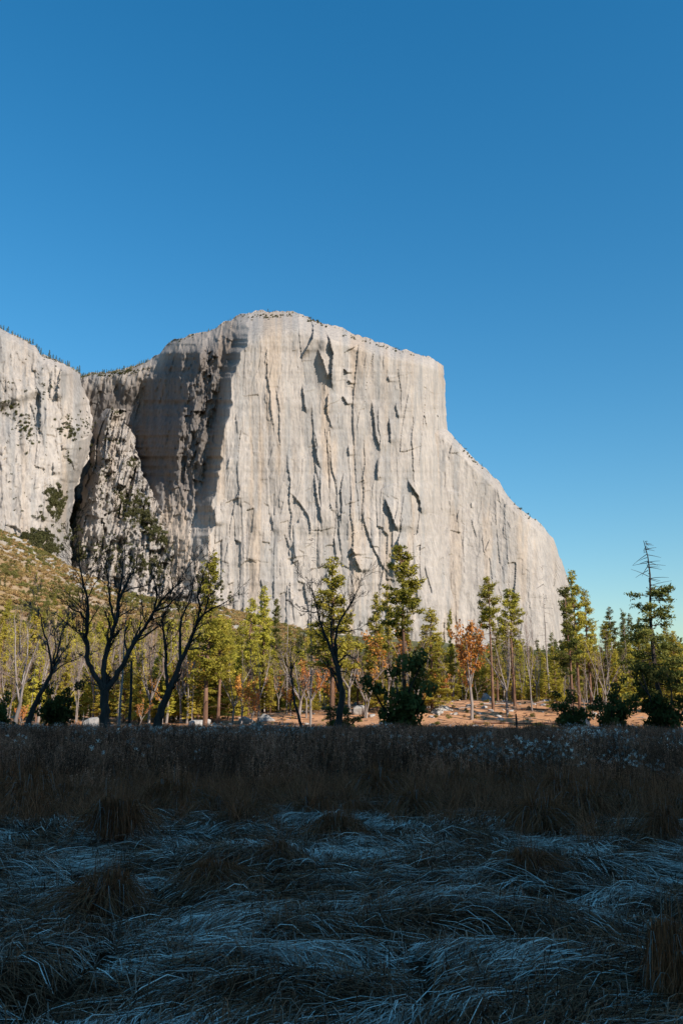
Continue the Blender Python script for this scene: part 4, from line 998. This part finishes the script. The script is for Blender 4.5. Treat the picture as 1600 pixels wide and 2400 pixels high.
boulder(216, 106, 1.3, 1.2, 1.7, 2, 'pale blocky boulder just left of the largest oak trunk')
boulder(578, 118, 1.3, 1.0, 0.9, 3, 'grey boulder half sunk below the paired yellow green conifers')
boulder(628, 120, 1.6, 1.2, 0.9, 4, 'broad grey boulder left of the small thin dark tree')
boulder(845, 122, 1.6, 1.4, 1.0, 5, 'pale boulder between the middle oak and the dark live oak')
boulder(1036, 124, 1.4, 1.2, 1.0, 6, 'dark faced boulder right of the tall dark live oak')
boulder(1022, 121, 1.0, 0.9, 0.7, 16, 'smaller dark boulder touching the tall dark live oak')
boulder(1144, 138, 1.6, 1.3, 1.1, 7, 'pointed grey boulder behind the orange leaved oak', tilt=(0.2, 0.3))
boulder(1365, 108, 1.0, 0.9, 1.7, 8, 'tall pale boulder beside the small round live oak')
boulder(545, 114, 0.9, 0.9, 0.45, 9, 'low pale boulder just right of the big slab shaped one')
for i in range(70):
    u = rng_f.uniform(440, 1420) if i > 26 else rng_f.uniform(1000, 1280); Y = rng_f.uniform(108, 142) if i > 26 else rng_f.uniform(120, 142); q = rng_f.uniform(0.15, 0.5)
    boulder(u, Y, q * 1.3, q, q * 0.8, 30 + i % 9, 'small grey rock on the orange bank ' + zone(u), 'small rocks on the bank', name='rock')
def fallen(u, Y, length, rad, ang, label, mat, group=None):
    rng = np.random.default_rng(int(u)); x = xat(u, Y, 1670); d = np.array([math.cos(ang), math.sin(ang)])
    t = np.linspace(-0.5, 0.5, 9) * length; P = np.stack([x + d[0] * t, Y + d[1] * t, t * 0], -1); P[:, 2] = gz(P[:, 0], P[:, 1]) + rad * 0.8 + rng.normal(0, 0.03, 9)
    org = P[4].copy(); e = link('fallen_log', None, label=label, category='log'); e.location = org
    if group: e['group'] = group
    link('log_stem', limbs_mesh('log_stem', [(P - org, np.linspace(rad, rad * 0.55, 9))], mat, 7), e)
    for k in range(4):
        i = int(rng.integers(4, 8)); b = P[i] - org; dd = np.array([rng.normal(0, 0.5), rng.normal(0, 0.5), rng.uniform(0.3, 0.9)]); L_ = rng.uniform(0.4, 1.4)
        link('stub_branch', limbs_mesh('stub', [(np.array([b + dd * L_ * q for q in (0, 0.4, 0.8, 1.0)]), np.array([rad * 0.35, rad * 0.25, rad * 0.18, rad * 0.08]))], mat, 4), e)
for u, Y, ln, rd, an, lb in [(1075, 108, 5.5, 0.14, 0.05, 'dark log lying along the bank left of the orange oak'), (1185, 112, 8.5, 0.17, -0.04, 'long brown log lying right of the orange oak'), (1240, 124, 7.0, 0.16, -0.12, 'reddish brown log lying before the branchy snag'), (1170, 131, 5.5, 0.15, 0.25, 'pale log lying beside the pointed boulder'), (560, 112, 6.0, 0.16, 0.1, 'pale log lying right of the big slab shaped boulder'), (410, 110, 4.5, 0.13, -0.1, 'pale log lying under the leaning black oak'), (1090, 126, 4.0, 0.12, 0.5, 'grey log with bent branches left of the orange oak trunk'), (690, 114, 4.5, 0.12, 0.0, 'brown log lying left of the middle oak'), (1290, 112, 4.0, 0.14, 0.12, 'dark log lying left of the small round live oak')]:
    fallen(u, Y, ln, rd, an, lb, M_BARK_GREY if 'pale' in lb or 'grey' in lb else M_BARK_PINE)
for u, h, lb in [(1068, 0.95, 'short dark stump sticking up left of the orange oak'), (1209, 2.2, 'tall dark post like stump right of the orange oak')]:
    Y = 96; x = xat(u, Y, 1690); z = float(gz(x, Y)); P = resample(np.array([[0, 0, -0.2], [0.03, 0, h * 0.5], [-0.02, 0, h]]), 6)
    tree('tree_stump', limbs_mesh('stump_trunk', [(P, np.array([0.16, 0.13, 0.12, 0.12, 0.11, 0.08]))], M_BARK_DARK, 7), None, (x, Y, z), label=lb, category='stump')
_rb = np.random.default_rng(55)
EDGE = [bush_mesh('edge_bush', _rb, 300, 0.2, M_LIVEOAK) for _ in range(4)]
for i in range(56):
    u = -20 + 1640 * (i + _rb.uniform(0, 1)) / 56; Y = _rb.uniform(93, 100); x = xat(u, Y, 1690); q = _rb.uniform(0.28, 0.75)
    o = link('low_bush', EDGE[i % 4], label='low dark bush on the meadow edge ' + zone(u), category='bush', group='low dark bushes along the meadow edge'); o.location = (x, Y, float(gz(x, Y))); o.scale = (q * 1.2, q * 1.2, q); o.rotation_euler = (0, 0, _rb.uniform(0, 6)); SIZE[o.name] = q / Y

# ------------------------------------------------------------------ standing dead weeds across the meadow
def ribbon_fan(P, Wd, tint):
    """flat blades: P (n,k,3) centre lines, Wd (n,k) widths, tint (n,3) -> arrays"""
    n, k, _ = P.shape
    t = np.gradient(P, axis=1); r = RNG.normal(size=(n, 1, 3)); s = np.cross(t, r); s /= np.linalg.norm(s, axis=2, keepdims=True) + 1e-9
    V = np.stack([P - s * Wd[..., None] * 0.5, P + s * Wd[..., None] * 0.5], 2)
    i = np.arange(n * k * 2).reshape(n, k, 2)
    Q = np.stack([i[:, :-1, 0], i[:, :-1, 1], i[:, 1:, 1], i[:, 1:, 0]], -1).reshape(-1, 4)
    C = np.repeat(tint[:, None, :], k * 2, 1).reshape(-1, 3)
    return V.reshape(-1, 3), Q, C

def weed_clump(seed, head, ns=16):
    rng = np.random.default_rng(seed); bag = Bag()
    b = rng.normal(0, 0.22, (ns, 2)); h = rng.uniform(0.5, 0.92, ns); ln = rng.normal(0, 0.10, (ns, 2))
    t = np.linspace(0, 1, 4)
    P = np.stack([b[:, 0:1] + ln[:, 0:1] * t ** 1.5, b[:, 1:2] + ln[:, 1:2] * t ** 1.5, h[:, None] * t - 0.05 * (1 - t)], -1)
    col = np.array([0.30, 0.115, 0.06]) * rng.uniform(0.5, 1.6, (ns, 1))
    bag.add(*ribbon_fan(P, np.broadcast_to(np.array([0.014, 0.013, 0.011, 0.008]), (ns, 4)), col))
    nl = ns * 9; w = rng.integers(0, ns, nl); f = rng.uniform(0.15, 0.98, nl)
    base = np.stack([np.interp(f, t, P[0, :, 2]) * 0, f * 0, f * 0], -1)
    for i in range(3): base[:, i] = P[w, 0, i] + (P[w, 3, i] - P[w, 0, i]) * f
    d = rng.normal(size=(nl, 3)); d[:, 2] = -rng.uniform(0.1, 1.2, nl); d /= np.linalg.norm(d, axis=1, keepdims=True); L_ = rng.uniform(0.05, 0.14, nl)
    LP = base[:, None] + d[:, None] * (L_[:, None] * np.array([0, 0.5, 1.0]))[..., None]; LP[:, 1, 2] += 0.02
    bag.add(*ribbon_fan(LP, np.broadcast_to(np.array([0.006, 0.012, 0.004]), (nl, 3)), np.array([0.38, 0.15, 0.082]) * rng.uniform(0.3, 1.5, (nl, 1))))
    tops = P[:, -1]; q = 26 if head else 9
    sel = tops[rng.random(ns) < (0.4 if head else 0.9)]
    C = np.repeat(sel, q, 0) + rng.normal(0, 0.026 if head else 0.022, (len(sel) * q, 3)) * np.array([1, 1, 1.0 if head else 3.0]); 
    V, Q = leaf_quads(C, 0.022 if head else 0.02, rng)
    cc = (np.array([0.86, 0.74, 0.64]) if head else np.array([0.58, 0.25, 0.15])) * rng.uniform(0.6, 1.2, (len(C), 1))
    bag.add(V, Q, np.repeat(cc, 4, 0))
    return bag.mesh('weed_kind', M_WEED)

def grass_clump(seed, n=60):
    rng = np.random.default_rng(seed); az = rng.uniform(0, 6.283, n); L_ = rng.uniform(0.3, 0.7, n); sp = rng.uniform(0.15, 0.9, n); t = np.linspace(0, 1, 5)
    r = (L_ * sp)[:, None] * t ** 1.3; z = (L_ * (1.1 - sp * 0.5))[:, None] * (t - 0.5 * sp[:, None] * t ** 3)
    P = np.stack([np.cos(az)[:, None] * r + rng.normal(0, 0.08, (n, 1)), np.sin(az)[:, None] * r + rng.normal(0, 0.08, (n, 1)), z], -1)
    bag = Bag(); bag.add(*ribbon_fan(P, np.broadcast_to(np.array([0.006, 0.006, 0.005, 0.004, 0.002]), (n, 5)), np.array([0.36, 0.13, 0.06]) * rng.uniform(0.25, 1.4, (n, 1))))
    return bag.mesh('grass_kind', M_GRASS)

def build_weeds():
    rng = np.random.default_rng(61)
    kinds = [weed_clump(600 + i, False) for i in range(6)] + [weed_clump(620 + i, True) for i in range(4)] + [grass_clump(640 + i) for i in range(4)]
    n = 13500
    Y = np.sqrt(rng.uniform(14.5 ** 2, 99 ** 2, n)); x = rng.uniform(-0.52, 0.52, n) * Y
    # fewer weeds in the pale strip at the far left, ragged front edge
    keep = (Y > 18.6 + 5.5 * fbm(x / 2.2, Y * 0, 701, 3)) & ~((800 + FPX * x / Y < 240) & (Y > 55) & (Y < 76) & (rng.random(n) < 0.93))
    x, Y = x[keep], Y[keep]; n = len(x)
    patch = fbm(x / 5.0, Y / 9.0, 703, 3)
    idx = np.where((patch > 0.12) & (rng.random(n) < 0.5), rng.integers(6, 10, n), np.where(rng.random(n) < 0.2, rng.integers(10, 14, n), rng.integers(0, 6, n)))
    sc = (0.95 + 0.5 * fbm(x / 6, Y / 6, 705, 2)) * rng.uniform(0.75, 1.2, n) * (0.65 + 0.35 * sstep(18, 26, Y))
    scatter('meadow_weeds', np.stack([x, Y, gz(x, Y)], -1), kinds, sc, rng, 'tall brown dead weeds with white fluffy seed heads across the shaded meadow', tilt=0.06, idx=idx)
    n = 1900
    Y = rng.uniform(10, 20.5, n); x = rng.uniform(-0.55, 0.55, n) * Y; k = rng.random(n) < sstep(10.5, 18.5, Y + 2.2 * fbm(x / 2, Y / 2, 709, 3)) 
    x, Y = x[k], Y[k]
    scatter('bent_grass', np.stack([x, Y, gz(x, Y)], -1), kinds[10:], rng.uniform(0.6, 1.25, len(x)), rng, 'bent dry grass thinning out before the standing weeds', tilt=0.3)
build_weeds()

# ------------------------------------------------------------------ flattened frosty grass in the foreground
def build_mat_grass():
    rng = np.random.default_rng(81); n = 165000; k = 4
    Y = 3.9 * (21 / 3.9) ** rng.random(n); x = rng.uniform(-0.56, 0.56, n) * Y
    L_ = rng.uniform(0.16, 0.6, n); sgn = np.where(vnoise(x / 1.1, Y / 0.7, 90) > 0.5, 1.0, -1.0)
    P = np.zeros((n, k, 3)); px, py = x.copy(), Y.copy(); jit = rng.normal(0, 0.3, n); bend = rng.normal(0, 0.4, n)
    loose = rng.random(n) < 0.15; L_ = np.where(loose, L_ * 0.6, L_); jit = np.where(loose, rng.normal(0, 1.1, n), jit)
    for i in range(k):
        P[:, i, 0] = px; P[:, i, 1] = py
        th = 1.5 * fbm(px / 1.6, py / 1.1, 92, 3) + 0.9 * fbm(px / 0.5, py / 0.4, 96, 2) + jit + bend * i / k
        px = px + np.cos(th) * sgn * L_ / (k - 1); py = py + np.sin(th) * sgn * L_ / (k - 1)
    lay = rng.random(n) ** 1.6 * 0.09; arch = rng.uniform(0.0, 0.07, n) + np.where(loose, rng.uniform(0, 0.12, n), 0)
    t = np.linspace(0, 1, k)
    P[:, :, 2] = mound(P[:, :, 0], P[:, :, 1]) * (1 - sstep(16, 26, P[:, :, 1])) + fbm(P[:, :, 0] / 9, P[:, :, 1] / 9, 5, 3) * 0.08 + 0.012 + lay[:, None] + arch[:, None] * np.sin(t * math.pi)[None] ** 0.8
    Wd = (rng.uniform(0.0024, 0.0052, n) * (0.8 + Y / 12))[:, None] * np.array([0.8, 1, 0.9, 0.25])[None]
    m = mound(x, Y)
    fr = sstep(0.17, 0.38, 0.8 * fbm(x / 0.95, Y / 0.42, 98, 3) + 0.85 * fbm(x / 0.3, Y / 0.14, 99, 2) - 0.9 * m + 0.05)
    fr = np.where(rng.random(n) < 0.09, 1 - fr, fr) * (1 - 0.75 * sstep(12, 18, Y)) * np.where(loose, 0.25, 1.0); fr = fr[:, None]
    brown = np.array([0.25, 0.10, 0.048]) * rng.uniform(0.1, 1.4, (n, 1)); frost = np.array([0.98, 0.77, 0.62]) * rng.uniform(0.65, 1.08, (n, 1))
    tint = brown * (1 - fr) + frost * fr
    s = np.cross(np.gradient(P, axis=1), np.stack([rng.normal(0, 0.35, n), rng.normal(0, 0.35, n), np.ones(n)], -1)[:, None, :]); s /= np.linalg.norm(s, axis=2, keepdims=True) + 1e-9
    V = np.stack([P - s * Wd[..., None] * 0.5, P + s * Wd[..., None] * 0.5], 2)
    i = np.arange(n * k * 2).reshape(n, k, 2); Q = np.stack([i[:, :-1, 0], i[:, :-1, 1], i[:, 1:, 1], i[:, 1:, 0]], -1).reshape(-1, 4)
    me = mesh_np('matted_grass', V.reshape(-1, 3), Q, None, M_GRASS, False, np.repeat(tint[:, None, :], k * 2, 1).reshape(-1, 3))
    link('matted_grass', me, kind='stuff', label='flattened dry grass with white frost streaks swept across the foreground')
build_mat_grass()

def tussock_mesh(seed, n=1500):
    rng = np.random.default_rng(seed); k = 6; t = np.linspace(0, 1, k)
    w_ = rng.uniform(0, 6.283); az = rng.uniform(0, 6.283, n); lobe = 0.62 + 0.38 * np.cos(az - w_) + 0.35 * fbm(az * 1.3, az * 0, seed, 2); R = rng.uniform(0.3, 1.05, n) * np.clip(lobe, 0.3, 1.2); H = rng.uniform(0.28, 0.6, n) * (1.15 - 0.5 * R); st = rng.uniform(0, 0.22, n)
    up = rng.random(n) < 0.05; H = np.where(up, rng.uniform(0.6, 0.9, n), H); R = np.where(up, R * 0.4, R)
    r = st[:, None] + (R - st)[:, None] * t ** 1.15; z = H[:, None] * np.sin(np.clip(t * 0.86 + 0.06, 0, 1) * math.pi) ** 0.75 + 0.02
    z = np.where(up[:, None], H[:, None] * t, z); aa = az[:, None] + (rng.normal(0, 0.35, n))[:, None] * t
    P = np.stack([np.cos(aa) * r, np.sin(aa) * r, z], -1)
    col = np.array([0.25, 0.092, 0.04]) * rng.uniform(0.35, 1.7, (n, 1)); pale = rng.random(n) < 0.06; col[pale] = np.array([0.3, 0.28, 0.25])
    bag = Bag(); bag.add(*ribbon_fan(P, np.broadcast_to(np.array([0.004, 0.005, 0.005, 0.005, 0.004, 0.002]), (n, k)), col))
    return bag.mesh('tussock_kind', M_GRASS)
TUS = [tussock_mesh(800 + i) for i in range(4)]
def tussock(u, vbase, wpx, hf, label, group=None):
    b = (1200 - vbase) / FPX; Y = -CAMZ / ((SP + b * CP) / (CP - b * SP)) * 0.97
    x = float(pix(u, vbase, Y)[0]); o = link('grass_tussock', TUS[int(rng_f.integers(0, 4))], label=label, category='tussock')
    q = wpx / FPX * Y / 2.0 / 0.85
    o.location = (x, Y, float(gz(x, Y)) - 0.02); o.scale = (q * 1.15, q * rng_f.uniform(0.7, 1.0), q * hf * 0.78); o.rotation_euler = (0, 0, rng_f.uniform(0, 6))
    if group: o['group'] = group
for a in [(268, 1985, 330, 1.15, 'broad drooping dark grass tussock left of centre in the mid foreground'), (790, 1965, 230, 1.25, 'rounded dark grass tussock in the middle of the foreground'), (1265, 1950, 260, 1.2, 'dark grass tussock right of centre below the standing weeds'), (250, 2130, 300, 1.1, 'shaggy dark grass tussock nearest on the left'),
          (500, 2090, 260, 0.8, 'low dark tussock between the shaggy left one and the middle one'), (1240, 2075, 210, 1.0, 'small dark tussock on the frosty grass right of centre'), (1610, 2400, 420, 1.7, 'tall dark tussock cut by the lower right corner'), (545, 1945, 110, 1.5, 'small upright tuft between the broad left tussock and the middle one'),
          (1560, 1960, 240, 1.2, 'dark tussock at the right edge below the weeds'), (70, 1890, 260, 1.3, 'pale bladed tussock at the left edge below the weeds'), (650, 2030, 220, 0.7, 'flattened tussock under the rounded middle one')]:
    tussock(*a)
ORD = 'first second third fourth fifth sixth seventh eighth ninth tenth eleventh twelfth thirteenth fourteenth fifteenth sixteenth seventeenth eighteenth nineteenth twentieth'.split()
ORD += ['twenty-' + o for o in ORD[:6]]
for i in range(26):
    u = -40 + 1680 * (i + rng_f.uniform(0, 1)) / 26; tussock(u, rng_f.uniform(1858, 1925), rng_f.uniform(120, 230), rng_f.uniform(0.9, 1.4), ORD[i] + ' dark tussock from the left in the row along the front of the weeds', 'tussocks along the front of the weeds')

# things that share a label are told apart by their size
_by = {}
for o in COL.objects:
    if o.name in SIZE and 'group' in o.keys(): _by.setdefault((o['group'], o['label']), []).append(o)
for (g, lab), os_ in _by.items():
    if len(os_) < 2 or len(os_) > 17: continue
    os_.sort(key=lambda o: -SIZE[o.name]); big = 'largest' if ('rock' in lab or 'bush' in lab) else 'tallest'
    for i, o in enumerate(os_): o['label'] = (big if i == 0 else ORD[i] + ' ' + big) + ' ' + lab
